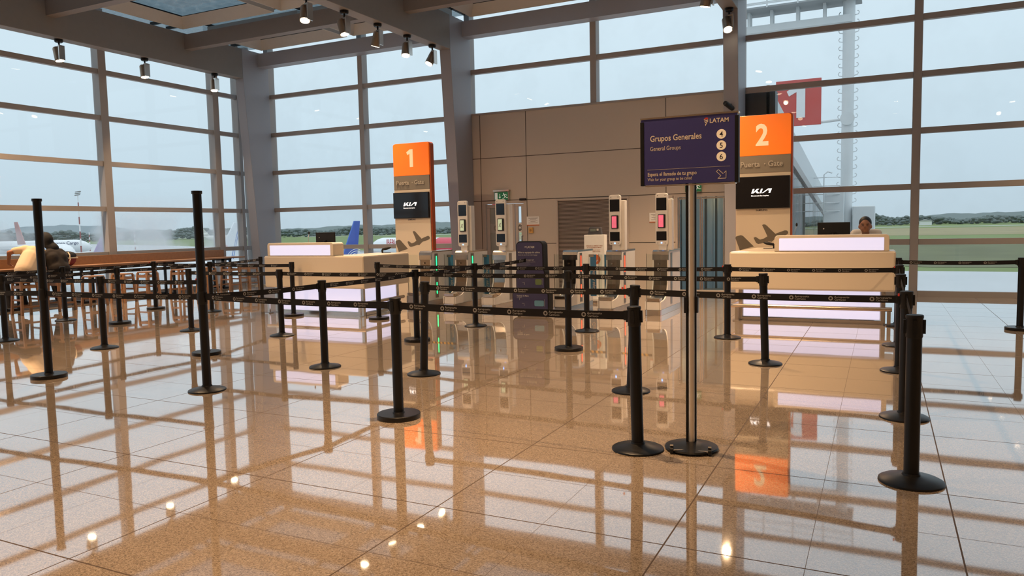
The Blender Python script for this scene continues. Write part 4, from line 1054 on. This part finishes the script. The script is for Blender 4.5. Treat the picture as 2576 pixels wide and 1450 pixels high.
# attendant behind the gate 2 desk: seated, head bent over the desk, facing the hall
px, py = -.235, 13.62
t = thing('person', 'person with short black hair and a white shirt looking down behind the gate 2 desk', 'person', (px, py, 0))
hc = Vector((-.01, -.16, 1.468))
pc = [('e', hc, (.088, .106, .124), (R(28), 0, 0)), ('e', hc + Vector((0, -.045, -.055)), (.066, .066, .072), (R(28), 0, 0)), ('e', hc + Vector((0, -.112, -.02)), (.014, .020, .026), (R(30), 0, 0)), ('e', hc + Vector((0, -.102, -.036)), (.020, .012, .010)),
      ('e', hc + Vector((.090, .0, -.02)), (.012, .022, .032)), ('e', hc + Vector((-.090, .0, -.02)), (.012, .022, .032)), ('e', hc + Vector((0, -.095, -.066)), (.026, .012, .007)), ('e', hc + Vector((0, -.09, -.095)), (.026, .020, .018)),
      ('e', hc + Vector((0, -.085, .035)), (.06, .018, .014)), ('c', hc + Vector((0, .01, -.06)), (0, .0, 1.29), .055, .062), ('c', (0, .0, 1.22), (0, .02, .80), .13, .13), ('c', (-.12, .0, 1.22), (.12, .0, 1.22), .07, .07),
      ('c', (-.08, 0, .66), (-.10, -.42, .62), .085, .06), ('c', (.08, 0, .66), (.10, -.42, .62), .085, .06), ('c', (-.10, -.42, .62), (-.10, -.38, .16), .058, .042), ('c', (.10, -.42, .62), (.10, -.38, .16), .058, .042), ('c', (0, .01, .82), (0, .02, .68), .13, .14),
      ('c', (-.19, -.02, 1.20), (-.25, -.16, .98), .046, .038), ('c', (-.25, -.16, .98), (-.16, -.44, 1.02), .037, .027), ('c', (.19, -.02, 1.20), (.25, -.16, .98), .046, .038), ('c', (.25, -.16, .98), (.14, -.42, 1.02), .037, .027)]
pc += hand(None, (-.16, -.44, 1.02), (.25, -.9, -.1), (1, 0, 0), .5) + hand(None, (.14, -.42, 1.02), (-.25, -.9, -.1), (-1, 0, 0), .5)
body_obj('body', pc, SKIN, t, .009, 2)
body_obj('shirt', [('c', (0, .0, 1.215), (0, .02, .82), .155, .155), ('c', (-.155, .03, 1.325), (.155, .03, 1.325), .085, .085), ('c', (-.205, -.01, 1.215), (-.252, -.12, 1.03), .07, .062), ('c', (.205, -.01, 1.215), (.252, -.12, 1.03), .07, .062), ('c', (-.07, .03, 1.315), (.07, .03, 1.315), .045, .045), ('c', (0, .02, .84), (0, .02, .72), .155, .155)], mat('white_cotton_shirt', (.62, .58, .53), .8), t, .011, 3)
body_obj('trousers', [('c', (0, .02, .76), (0, .02, .68), .15, .15), ('c', (-.085, 0, .66), (-.10, -.43, .62), .10, .08), ('c', (.085, 0, .66), (.10, -.43, .62), .10, .08), ('c', (-.10, -.43, .62), (-.10, -.38, .12), .075, .06), ('c', (.10, -.43, .62), (.10, -.38, .12), .075, .06)], mat('navy_trousers', (.02, .025, .04), .8), t, .014, 3)
body_obj('hair', [('e', hc + Vector((0, .018, .040)), (.096, .112, .112), (R(22), 0, 0)), ('e', hc + Vector((0, .055, .0)), (.088, .066, .10))], HAIR, t, .007, 1)
for s in (-1, 1):
    body_obj('shoe', [('c', (s * .10, -.38, .05), (s * .10, -.52, .042), .048, .04)], BLACKM, t, .012, 2)
    bm = newbm(); ellipsoid(bm, hc + Vector((s * .034, -.108, .006)), (.014, .008, .003)); obj('eye', bm, mat('dark_eye', (.03, .02, .015), .3), t, smooth=True)
    bm = newbm(); bar(bm, hc + Vector((s * .018, -.116, .024)), hc + Vector((s * .055, -.102, .026)), .006, .006); obj('eyebrow', bm, HAIR, t)
bm = newbm(); tube(bm, [(-.06, -.07, 1.30), (-.035, -.15, 1.20), (0, -.17, 1.10), (.035, -.15, 1.20), (.06, -.07, 1.30)], .005, 6); obj('lanyard', bm, mat('dark_ribbon', (.05, .03, .05), .7), t)
t = thing('office_stool', 'round office stool under the attendant behind the gate 2 desk', 'stool', (px, py + .02, 0))
bm = newbm(); lathe(bm, [(.002, .46), (.20, .46), (.21, .50), (.18, .53), (.002, .535)], 28); obj('seat', bm, BLACKM, t, smooth=True)
bm = newbm(); tube(bm, [(0, 0, .06), (0, 0, .46)], .025, 12); obj('column', bm, STEEL, t)
for k in range(5):
    a = 2 * PI * k / 5; bm = newbm(); bar(bm, (0, 0, .08), (.27 * math.cos(a), .27 * math.sin(a), .06), .04, .03); ellipsoid(bm, (.27 * math.cos(a), .27 * math.sin(a), .03), (.03, .03, .03)); obj('foot', bm, BLACKM, t)

# hooded person at the counter, seen from behind, head bent towards the window
t = thing('person', 'person in a dark brown jacket, hood up, sitting at the counter, back turned', 'person', (-15.58, 10.08, 0))
HD = mat('dark_brown_jacket', (.014, .009, .0075), .85, bump=(20, .4)); HK = mat('black_hood', (.006, .0055, .006), .85)
TR = mat('black_trousers', (.014, .013, .016), .85)
h = Vector((-.27, -.06, 1.50))
pc = [('e', h, (.10, .078, .115), (0, R(-30), 0)), ('e', h + Vector((-.085, 0, -.04)), (.05, .05, .06)), ('c', h + Vector((.02, 0, -.06)), (-.14, 0, 1.30), .055, .06), ('c', (-.11, 0, 1.08), (0, 0, .84), .12, .12), ('c', (-.13, -.11, 1.20), (-.13, .11, 1.20), .055, .055), ('c', (-.12, 0, 1.05), (-.13, 0, 1.22), .11, .07), ('c', (0, 0, .84), (0, 0, .76), .13, .14),
      ('c', (-.02, -.09, .72), (-.42, -.12, .70), .085, .062), ('c', (-.02, .09, .72), (-.42, .12, .70), .085, .062), ('c', (-.42, -.12, .70), (-.30, -.13, .26), .058, .042), ('c', (-.42, .12, .70), (-.32, .15, .26), .058, .042),
      ('c', (-.15, -.20, 1.20), (-.25, -.25, .96), .048, .04), ('c', (-.25, -.25, .96), (-.52, -.18, .94), .038, .028), ('c', (-.15, .20, 1.20), (-.27, .25, .97), .048, .04), ('c', (-.27, .25, .97), (-.53, .16, .94), .038, .028)]
pc += hand(None, (-.52, -.18, .94), (-1, .2, -.05), (0, 1, 0), .3) + hand(None, (-.53, .16, .94), (-1, -.2, -.05), (0, -1, 0), .3)
body_obj('body', pc, SKIN, t, .011, 2)
body_obj('jacket', [('c', (-.13, 0, 1.15), (.0, 0, .86), .165, .18), ('c', (-.12, -.10, 1.21), (-.12, .10, 1.21), .105, .105), ('c', (-.12, -.16, 1.19), (-.25, -.24, .99), .085, .068), ('c', (-.25, -.24, .99), (-.48, -.19, .945), .066, .05), ('c', (-.12, .16, 1.19), (-.27, .24, .99), .085, .068), ('c', (-.27, .24, .99), (-.49, .17, .945), .066, .05), ('c', (0, -.05, .88), (0, .05, .72), .17, .16), ('c', (0, .05, .88), (0, -.05, .72), .17, .16), ('c', (-.08, -.08, 1.10), (-.04, -.05, .90), .155, .16), ('c', (-.08, .08, 1.10), (-.04, .05, .90), .155, .16), ('c', (-.15, 0, 1.27), (-.11, 0, 1.15), .09, .15)], HD, t, .013, 12)
body_obj('hood', [('e', h + Vector((.0, 0, .0)), (.140, .125, .168), (0, R(-38), 0)), ('c', h + Vector((.0, 0, -.06)), (-.15, 0, 1.31), .10, .11), ('e', h + Vector((-.09, 0, -.02)), (.08, .10, .12), (0, R(-38), 0))], HK, t, .011, 6)
body_obj('trousers', [('c', (0, -.05, .76), (0, .05, .76), .15, .15), ('c', (-.02, -.09, .73), (-.43, -.12, .70), .105, .082), ('c', (-.02, .09, .73), (-.43, .12, .70), .105, .082), ('c', (-.43, -.12, .70), (-.30, -.13, .20), .08, .062), ('c', (-.43, .12, .70), (-.32, .15, .20), .08, .062)], TR, t, .014, 3)
for s in (-1, 1): body_obj('shoe', [('c', (-.30, s * .14, .17), (-.44, s * .14, .155), .05, .042)], BLACKM, t, .012, 2)

# person in a cream shirt slumped over the counter
t = thing('person', 'person in a cream shirt slumped forward over the counter beside the hooded person', 'person', (-15.50, 9.30, 0))
CR = mat('cream_tshirt', (.66, .50, .33), .85, bump=(14, .5))
h = Vector((-.58, 0.580, 1.19))
pc = [('e', h, (.115, .078, .095), (0, R(35), R(-20))), ('e', h + Vector((-.06, .02, -.08)), (.05, .05, .055)), ('c', h + Vector((.05, -.02, .02)), (-.36, 0.460, 1.26), .056, .06), ('c', (-.32, 0.400, 1.22), (-.02, 0, .80), .14, .13), ('c', (-.38, 0.280, 1.27), (-.30, 0.580, 1.20), .07, .07), ('c', (0, 0, .84), (0, 0, .77), .13, .14),
      ('c', (-.02, -.09, .73), (-.40, -.16, .69), .09, .064), ('c', (-.02, .09, .73), (-.40, .13, .69), .09, .064), ('c', (-.40, -.16, .69), (-.26, -.16, .26), .06, .043), ('c', (-.40, .13, .69), (-.28, .14, .26), .06, .043),
      ('c', (-.38, 0.240, 1.29), (-.44, 0.0, 1.25), .052, .046), ('c', (-.44, 0.0, 1.25), (-.68, 0.111, 1.02), .044, .030), ('c', (-.30, 0.600, 1.20), (-.42, 0.569, .98), .05, .042), ('c', (-.42, 0.569, .98), (-.70, 0.463, .93), .04, .03)]
pc += hand(None, (-.68, 0.111, 1.02), (-.5, .7, -.5), (-1, 0, 0), .6) + hand(None, (-.70, 0.463, .93), (-.9, -.4, -.05), (0, -1, 0), .4)
body_obj('body', pc, mat('tan_skin', (.33, .125, .055), .5), t, .011, 2)
body_obj('shirt', [('c', (-.29, 0.380, 1.20), (-.03, 0.026, .88), .182, .172), ('c', (-.37, 0.280, 1.28), (-.29, 0.560, 1.21), .115, .11), ('c', (-.38, 0.260, 1.29), (-.42, 0.100, 1.28), .09, .074), ('c', (-.30, 0.560, 1.19), (-.38, 0.592, 1.06), .10, .072), ('c', (-.20, 0.264, 1.12), (-.02, 0.016, .88), .18, .175), ('c', (-.20, 0.347, 1.05), (-.04, 0.076, .88), .17, .17)], CR, t, .013, 10)
body_obj('trousers', [('c', (0.01, -.06, .77), (0.01, .06, .77), .155, .155), ('c', (-.02, -.09, .74), (-.41, -.16, .69), .11, .085), ('c', (-.02, .09, .74), (-.41, .13, .69), .11, .085), ('c', (-.41, -.16, .69), (-.26, -.16, .20), .082, .064), ('c', (-.41, .13, .69), (-.28, .14, .20), .082, .064)], TR, t, .014, 3)
body_obj('hair', [('e', h + Vector((.01, 0, .03)), (.118, .084, .085), (0, R(35), R(-20)))], HAIR, t, .01, 1)
for s in (-1, 1): body_obj('shoe', [('c', (-.27, s * .15 - .01, .17), (-.41, s * .15 - .01, .155), .05, .042)], BLACKM, t, .012, 2)

# ------------------------------------------------------------------ airfield outside (the hall floor lies 9 m above the apron)
GZ = -9.0
CONC = mat('apron_concrete', (.42, .44, .455), .35, noise=(.08, .10)); GRASS = mat('airfield_grass', (.145, .20, .055), .9, noise=(.02, .25))
bm = newbm(); box(bm, -6000, 6000, 18.5, 7000, GZ - 2, GZ - .25); struct('grass_field', bm, GRASS)
ap = [(140, 18.6), (140, 160), (30, 172), (-20, 175), (-120, 230), (-260, 320), (-560, 470), (-1500, 900), (-1500, 18.6)]
bm = newbm(); prism(bm, ap[::-1], .24, 'XY', GZ - .24); struct('apron', bm, CONC)
bm = newbm(); box(bm, -1500, XW - 1.5, -400, 18.6, GZ - .24, GZ); struct('apron_west', bm, CONC)
bm = newbm(); prism(bm, [(400, 1130), (400, 1160), (-2500, 1230), (-2500, 1190)], .2, 'XY', GZ - .2); struct('runway', bm, mat('pale_runway', (.62, .63, .60), .6))
bm = newbm(); prism(bm, [(900, 200), (900, 430), (-60, 420), (-120, 300), (10, 190)], .1, 'XY', GZ - .24); struct('dark_grass_field', bm, mat('dark_rough_grass', (.115, .125, .055), .95, noise=(.05, .35)))
bm = newbm(); prism(bm, [(900, 560), (900, 1000), (-500, 980), (-400, 560)], .1, 'XY', GZ - .24); struct('dry_grass_field', bm, mat('dry_grass', (.27, .235, .12), .95, noise=(.03, .3)))
# tree belt and far hills
rnd = random.Random(3)
g0 = newbm(); bmesh.ops.create_icosphere(g0, subdivisions=2, radius=1); g0.verts.index_update()
TV = [v.co.copy() for v in g0.verts]; TF = [[v.index for v in f.verts] for f in g0.faces]; g0.free()
tv = []; tf = []
for k in range(11000):
    az = R(rnd.uniform(-22, 68)); d = rnd.uniform(1500, 1950); r = rnd.uniform(1.4, 3.4); hgt = r * 1.5
    top = 14 + 3 * math.sin(az * 9) + 3 * math.sin(az * 31 + 1) + 2.5 * math.sin(az * 97) + (2 if rnd.random() < .1 else 0)
    c = Vector((-math.sin(az) * d, math.cos(az) * d, GZ + top * rnd.random() ** .6)); k0 = len(tv)
    for q in TV:
        f = 1 + .20 * math.sin(q.x * 7 + k) * math.cos(q.z * 9 + k * 2) * math.sin(q.y * 8)
        tv.append((c.x + q.x * r * 1.5 * f, c.y + q.y * r * 1.4 * f, c.z + q.z * hgt * .60 * f))
    tf += [[i + k0 for i in f] for f in TF]
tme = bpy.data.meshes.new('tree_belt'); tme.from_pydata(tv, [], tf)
tree = obj('tree_belt', tme, mat('hazed_foliage', (.125, .16, .15), .95, noise=(.03, .4)), smooth=True); tag(tree, 'dark belt of distant trees along the far side of the airfield', 'trees', kind='stuff')  # distance haze is put into the pale bluish foliage colour
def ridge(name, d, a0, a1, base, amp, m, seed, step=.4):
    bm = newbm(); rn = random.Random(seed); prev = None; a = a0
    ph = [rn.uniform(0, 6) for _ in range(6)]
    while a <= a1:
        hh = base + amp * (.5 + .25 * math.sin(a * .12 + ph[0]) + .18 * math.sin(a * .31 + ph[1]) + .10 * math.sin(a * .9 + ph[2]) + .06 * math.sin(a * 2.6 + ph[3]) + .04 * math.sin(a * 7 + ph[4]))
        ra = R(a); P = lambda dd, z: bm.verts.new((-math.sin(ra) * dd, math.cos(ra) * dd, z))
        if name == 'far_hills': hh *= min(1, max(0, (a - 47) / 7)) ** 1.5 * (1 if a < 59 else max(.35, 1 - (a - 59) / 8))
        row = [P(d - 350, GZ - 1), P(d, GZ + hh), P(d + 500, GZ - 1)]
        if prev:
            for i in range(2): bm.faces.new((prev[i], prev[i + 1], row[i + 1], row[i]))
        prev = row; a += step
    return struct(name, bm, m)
ridge('wooded_ridge', 2450, -25, 72, 12, 20, mat('hazed_ridge_woods', (.13, .17, .165), .95), 5)
ridge('far_hills', 4300, 46, 74, 40, 34, mat('hazed_hill_woods', (.20, .25, .27), .95), 9)  # ridge and hill colours carry the distance haze
for i, (x, y, s, lab) in enumerate(((64, 1420, 1, 'tiny white house before the trees at the right'), (-560, 1330, .8, 'tiny white hut on the airfield behind the gate 1 desk'))):
    t = thing('small_house', lab, 'house', (x, y, GZ - .25)); bm = newbm(); box(bm, -9 * s, 9 * s, -4, 4, 0, 7 * s); obj('wall', bm, WHITER, t); bm = newbm(); prism(bm, [(-10 * s, 7 * s), (10 * s, 7 * s), (0, 10 * s)], 10, 'XZ', -5); obj('roof', bm, mat('pale_roof', (.4, .4, .4), .7), t)

# ------------------------------------------------------------------ aircraft
PWHITE = mat('aircraft_white', (.80, .82, .83), .3, noise=(.2, .02))
WING = mat('aircraft_grey', (.55, .57, .58), .4)
def airplane(label, nose, tail, D, belly, fin_h, finm, wing=True, bodym=PWHITE, lettering=None, rear=None, tri=False):
    nose = Vector((*nose, 0)); tail = Vector((*tail, 0)); L = (tail - nose).length; f = (nose - tail).normalized()
    t = thing('airplane', label, 'airplane', (tail.x, tail.y, GZ), math.atan2(f.y, f.x), group='parked aircraft')
    r = D / 2; zc = belly + r
    def fuselage(x0, x1, n=36):
        bm = newbm(); rows = []
        for i in range(n + 1):
            u = x0 + (x1 - x0) * i / n; x = u * L
            if u > .88:
                q = (u - .88) / .12; s = math.sqrt(max(0.0, 1 - q ** 2.1)); dz = -.16 * D * q * q
            elif u < .30:
                q = 1 - u / .30; s = 1 - .90 * q ** 1.7; dz = .40 * D * q ** 1.8
            else: s = 1; dz = 0
            s = max(s, .02)
            rows.append([bm.verts.new((x, r * s * math.cos(2 * PI * k / 26), zc + dz + r * s * math.sin(2 * PI * k / 26))) for k in range(26)])
        for a, b in zip(rows, rows[1:]):
            for k in range(26): bm.faces.new((a[k], a[(k + 1) % 26], b[(k + 1) % 26], b[k]))
        bm.faces.new(rows[0]); bm.faces.new(rows[-1][::-1]); return bm
    if rear:
        obj('fuselage', fuselage(.43, 1.0), bodym, t, smooth=True); obj('tail_cone', fuselage(0, .4295), rear, t, smooth=True, label='red tail section')
    else: obj('fuselage', fuselage(0, 1.0, 48), bodym, t, smooth=True)
    ft = belly + D
    fin = [(.17 * L, ft - .25 * D), (.19 * L, ft), (.045 * L + D * .1, ft + fin_h), (-.005 * L - .15, ft + fin_h), (.035 * L, ft - .05 * D)]
    bm = newbm(); prism(bm, fin, .30, 'XZ', -.15); fo = obj('tail_fin', bm, finm, t, bevel=.08)
    for s in (-1, 1):
        bm = newbm(); z = zc + .3 * D
        P = [(.13 * L, s * r * .35), (.05 * L, s * (r * .35 + .30 * D + L * .13)), (.015 * L, s * (r * .35 + .30 * D + L * .13)), (.04 * L, s * r * .3)]
        prism(bm, P, .25, 'XY', z); obj('stabilizer', bm, WING, t)
        if wing:
            bm = newbm(); W = .44 * L
            P = [(.64 * L, s * r * .7), (.42 * L, s * W), (.385 * L, s * W), (.46 * L, s * r * 1.5), (.44 * L, s * r * .7)]
            vs = prism(bm, P, .45, 'XY', belly + .14 * D)
            for v in bm.verts: v.co.z += abs(v.co.y) * .075
            obj('wing', bm, WING, t)
            bm = newbm(); ex = .60 * L; ey = s * .155 * L; ez = belly + .05 * D
            tube(bm, [(ex + 2.4, ey, ez), (ex + 1.8, ey, ez), (ex - 1.0, ey, ez), (ex - 2.6, ey, ez)], [D * .22, D * .25, D * .24, D * .13], 18); obj('engine', bm, bodym, t, smooth=True)
    bm = newbm()
    if tri: tube(bm, [(.16 * L, 0, ft + .25 * D), (.02 * L, 0, ft + .1 * D)], [D * .26, D * .2], 16); obj('tail_engine', bm, bodym, t, smooth=True)
    else: bm.free()
    # cockpit windows and cabin windows
    for s in (-1, 1):
        bm = newbm(); prism(bm, [(.965 * L, zc + .10 * D), (.948 * L, zc + .24 * D), (.935 * L, zc + .24 * D), (.935 * L, zc + .12 * D)], .06, 'XZ', s * r * .60 - .03); obj('cockpit_window', bm, SCREEN, t)
        bm = newbm(); u = .34
        while u < .86:
            box(bm, u * L - .13, u * L + .13, s * (r * .992) - .03, s * (r * .992) + .03, zc + .10, zc + .45); u += .9 / L
        if not (lettering and 'Cargo' in lettering[0]): obj('cabin_windows', bm, mat('dark_window_row', (.10, .11, .13), .3), t)
        else: bm.free()
    for gx, gy in ((.90, 0), (.47, r * .9), (.47, -r * .9)):
        bm = newbm(); tube(bm, [(gx * L, gy, .4), (gx * L, gy, belly + .4)], .12, 8)
        tube(bm, [(gx * L, gy - .25, .5), (gx * L, gy + .25, .5)], .5, 16); obj('landing_gear', bm, STEELD, t)
    if lettering:
        s, size, u, m, side = lettering
        me = text_mesh(s, size, bold=.01, align='CENTER', res=2)
        # side -1: lettering on the right-hand side (-y) reads nose-right; side 1 reads nose-left
        mt = Matrix.Translation((u * L, side * (r + .06), zc + .14 * D)) @ (FRONT if side < 0 else Matrix.Rotation(PI, 4, 'Z') @ FRONT)
        me.transform(mt); obj('lettering', me, m, t)
    return t, fo, L, ft
NAVYP = mat('navy_print', (.03, .05, .13), .5); REDP = mat('red_print', (.55, .03, .05), .5)
airplane('white cargo airplane with navy lettering and its nose pointing right, beyond the hooded person', (-353, 246), (-389, 194), 6.2, 2.6, 10, mat('navy_tail', (.03, .05, .16), .4), lettering=('Lufthansa Cargo', 2.1, .80, NAVYP, -1))
airplane('large white airplane with a faded red tail behind the misted left window', (-233, 155), (-285, 169), 5.7, 2.4, 8.0, mat('faded_red_tail', (.45, .22, .20), .5), lettering=('Air Europa', 2.4, .74, mat('pale_blue_print', (.25, .38, .62), .5), -1))
PURT = mat('purple_tail', (.17, .06, .32), .4)
t, fo, L, ft = airplane('white airplane with a purple tail fin at the left', (-177, 107), (-195, 139.7), 3.9, 1.5, 4.7, PURT)
bm = newbm(); prism(bm, [(.25 * L, ft - 2.2), (.30 * L, ft - 2.2), (.25 * L, ft - .8), (.22 * L, ft - .8)], .06, 'XZ', 1.95); obj('green_stroke', bm, mat('green_stroke', (.03, .25, .14), .5), t)
airplane('distant cream three-engined airplane parked behind the misted window', (-562, 570), (-600, 529), 5.9, 2.5, 9, mat('cream_tail', (.62, .60, .53), .4), bodym=mat('cream_aircraft', (.72, .70, .64), .4), tri=True)
WT = mat('white_tail', (.74, .78, .82), .35)
t, fo, L, ft = airplane('white airplane with blue striped tail fin beside the left corner column', (-115, 75), (-113, 110.4), 3.9, 1.5, 7.2, WT)
bm = newbm()
for dx in (0, .45): polyline(bm, [(.075 * L + dx, ft + .2), (.022 * L + dx * .6, ft + 6.2)], .16, .155, .02)
bm2 = newbm(); box(bm2, .11 * L, .11 * L + 1.0, .155, .17, ft + 2.2, ft + 2.8); obj('flag_mark', bm2, REDC, fo); obj('blue_stripes', bm, mat('blue_stripe', (.05, .16, .50), .5), fo)
bm = newbm()
for k in range(2):
    pts = [(.15 * L + k * .7 + .22 * math.sin(q * .9), ft - 2.4 + q * .36) for q in range(8)]; polyline(bm, pts, .13, 1.80, .02)
obj('wave_mark', bm, mat('blue_stripe'), t)
BL = mat('blue_tail', (.03, .10, .42), .35)
t, fo, L, ft = airplane('airplane with a blue tail fin with white swirls behind the gate 1 desk', (-99.5, 99), (-103.5, 135), 3.9, 1.5, 7.2, BL)
for k in range(5):
    bm = newbm(); c0 = (.05 * L, ft - 3.0 - .3 * k); rr = 2.3 + k * .75
    pts = [(c0[0] + rr * math.cos(a) * 1.05, c0[1] + rr * math.sin(a)) for a in [R(35 + 9 * i) for i in range(9)]]
    polyline(bm, [p for p in pts if -.2 < p[0] < .18 * L], .12 + .05 * (k % 2), .156, .02); obj('white_swirl', bm, PWHITE, fo)
REDT = mat('red_yellow_tail', (.62, .03, .06), .4)
airplane('white wide-body airplane with red lettering behind the gate 1 pillar', (-137, 185), (-80, 160), 5.64, 2.6, 9.2, REDT, lettering=('IBERIA', 2.3, .745, REDP, 1), rear=REDT)
# floodlight masts
def fmast(x, y, top, r, label, lamps=True):
    t = thing('floodlight_mast', label, 'mast', (x, y, GZ), group='masts on the apron')
    n = 9
    for k in range(n):
        z0, z1 = top * k / n, top * (k + 1) / n
        bm = newbm(); tube(bm, [(0, 0, z0), (0, 0, z1)], [r * (1.2 - .05 * k), r * (1.15 - .05 * k)], 10); obj('mast_section', bm, WHITER if k % 2 == 0 else mat('dull_red_paint', (.30, .07, .06), .6), t)
    if lamps:
        bm = newbm()
        for a in range(3): bar(bm, (-1.8 + a * .2, 0, top + a * .7), (1.4 + a * .3, 0, top + .2 + a * .7), .5, .35)
        obj('lamp_head', bm, STEELD, t)
fmast(-314, 213.6, 28.2, .28, 'tall red and white floodlight mast above the cargo airplane')
fmast(-411, 285, 12.5, .3, 'short banded mast right of the tall floodlight mast', False)
fmast(-413, 316, 13.5, .3, 'short banded mast beyond the middle window at the left', False)

# ------------------------------------------------------------------ gate 1 tower outside: pole with climbing rungs, red board, gantry
PW = mat('weathered_white_paint', (.68, .71, .72), .5, noise=(3, .06))
t = thing('signal_tower', 'white pole with rungs, gantry and cabinets outside behind the gate 2 desk', 'tower', (-1.18, 30, GZ))
bm = newbm(); tube(bm, [(0, 0, 0), (0, 0, 18.4)], .20, 20); obj('pole', bm, PW, t, smooth=True)
for s in (-1, 1):
    bm = newbm(); z = 10.6
    while z < 18.0:
        tube(bm, [(s * .19, 0, z), (s * .30, 0, z + .02), (s * .33, 0, z + .08), (s * .30, 0, z + .14), (s * .26, 0, z + .14)], .016, 6); z += .30
    obj('rungs', bm, PW, t)
bm = newbm(); lathe(bm, [(.002, 0), (.24, 0), (.24, .05), (.002, .05)], 24); m = Matrix.Translation((0, -.19, 14.18)) @ Matrix.Rotation(PI / 2, 4, 'X')
for v in bm.verts: v.co = m @ v.co
obj('flange', bm, PW, t)
bm = newbm(); tube(bm, [(-.95, 0, 14.13), (-.2, 0, 14.18)], .05, 10); obj('bracket_pipe', bm, PW, t)
bm = newbm(); box(bm, -3.6, .12, -.25, .25, 17.55, 17.80); obj('gantry_beam', bm, PW, t)
for x in (-3.4, -2.6, -1.7, -.8):
    bm = newbm(); box(bm, x - .05, x + .05, -.25, .25, 17.8, 18.30); obj('gantry_post', bm, PW, t)
bm = newbm(); box(bm, -3.7, .4, -.7, .6, 18.30, 18.36); obj('gantry_deck', bm, mat('grating_grey', (.32, .34, .35), .6), t)
bm = newbm()
for z in (18.5, 18.8, 19.1, 19.4): bar(bm, (-3.7, -.7, z), (.4, -.7, z), .035, .035); bar(bm, (-3.7, .6, z), (.4, .6, z), .035, .035)
obj('gantry_rail', bm, PW, t)
for x in (-3.7, -2.7, -1.65, -.6, .4):
    bm = newbm(); bar(bm, (x, -.7, 18.3), (x, -.7, 19.45), .05, .05); obj('rail_post', bm, PW, t)
bm = newbm(); box(bm, -.75, -.05, -.5, .4, 9.0, 11.6); obj('cabinet', bm, PW, t, bevel=.03)
bm = newbm(); box(bm, .22, .95, -.5, .4, 9.0, 11.05); obj('cabinet', bm, PW, t, bevel=.03)
bm = newbm(); box(bm, -1.2, 1.2, -.8, .8, 0, 9.0); obj('tower_base', bm, PW, t)
bm = newbm()
for z in (10.9, 11.2, 11.5, 11.8, 12.1): tube(bm, [(-1.15, -.5, z), (-.62, -.62, z), (-.2, -.5, z)], .018, 6)
tube(bm, [(-.72, -.6, 10.8), (-.72, -.6, 12.2), (-.60, -.6, 12.3), (-.45, -.6, 12.25)], .025, 6); obj('ladder_cage', bm, PW, t)
t = thing('stand_number_board', 'red board with a big white number 1 outside, right above the gate 2 pillar', 'sign', (-3.62, 29.9, 5.06))
bm = newbm(); box(bm, 0, 1.56, 0, .12, 0, 1.66); b = obj('board', bm, mat('coral_red_board', (.58, .10, .085), .45), t, bevel=.01)
bm = newbm(); prism(bm, [(.72, .28), (1.02, .28), (1.02, 1.52), (.78, 1.52), (.38, 1.26), (.46, 1.08), (.72, 1.22)], .02, 'XZ', -.02); obj('number', bm, PWHITE, b)
# service vehicles on the apron close to the windows
def cart(x, y, a, c1, label):
    t = thing('service_cart', label, 'vehicle', (x, y, GZ), R(a), group='service carts on the apron')
    bm = newbm(); box(bm, -1.5, 1.5, -.7, .7, .45, .85); obj('chassis', bm, c1, t, bevel=.05)
    bm = newbm(); box(bm, -.2, .6, -.6, .6, .85, 1.7); obj('cab', bm, PWHITE, t, bevel=.08)
    for wx in (-1, 1):
        for wy in (-.7, .7):
            bm = newbm(); tube(bm, [(wx, wy - .12, .32), (wx, wy + .12, .32)], .32, 16); obj('wheel', bm, BLACKM, t)
cart(-39, 31, 20, mat('safety_orange', (.75, .13, .04), .5), 'orange service cart on the apron left of the corner column')
cart(-44, 29, 50, PWHITE, 'white service cart on the apron behind the stools')
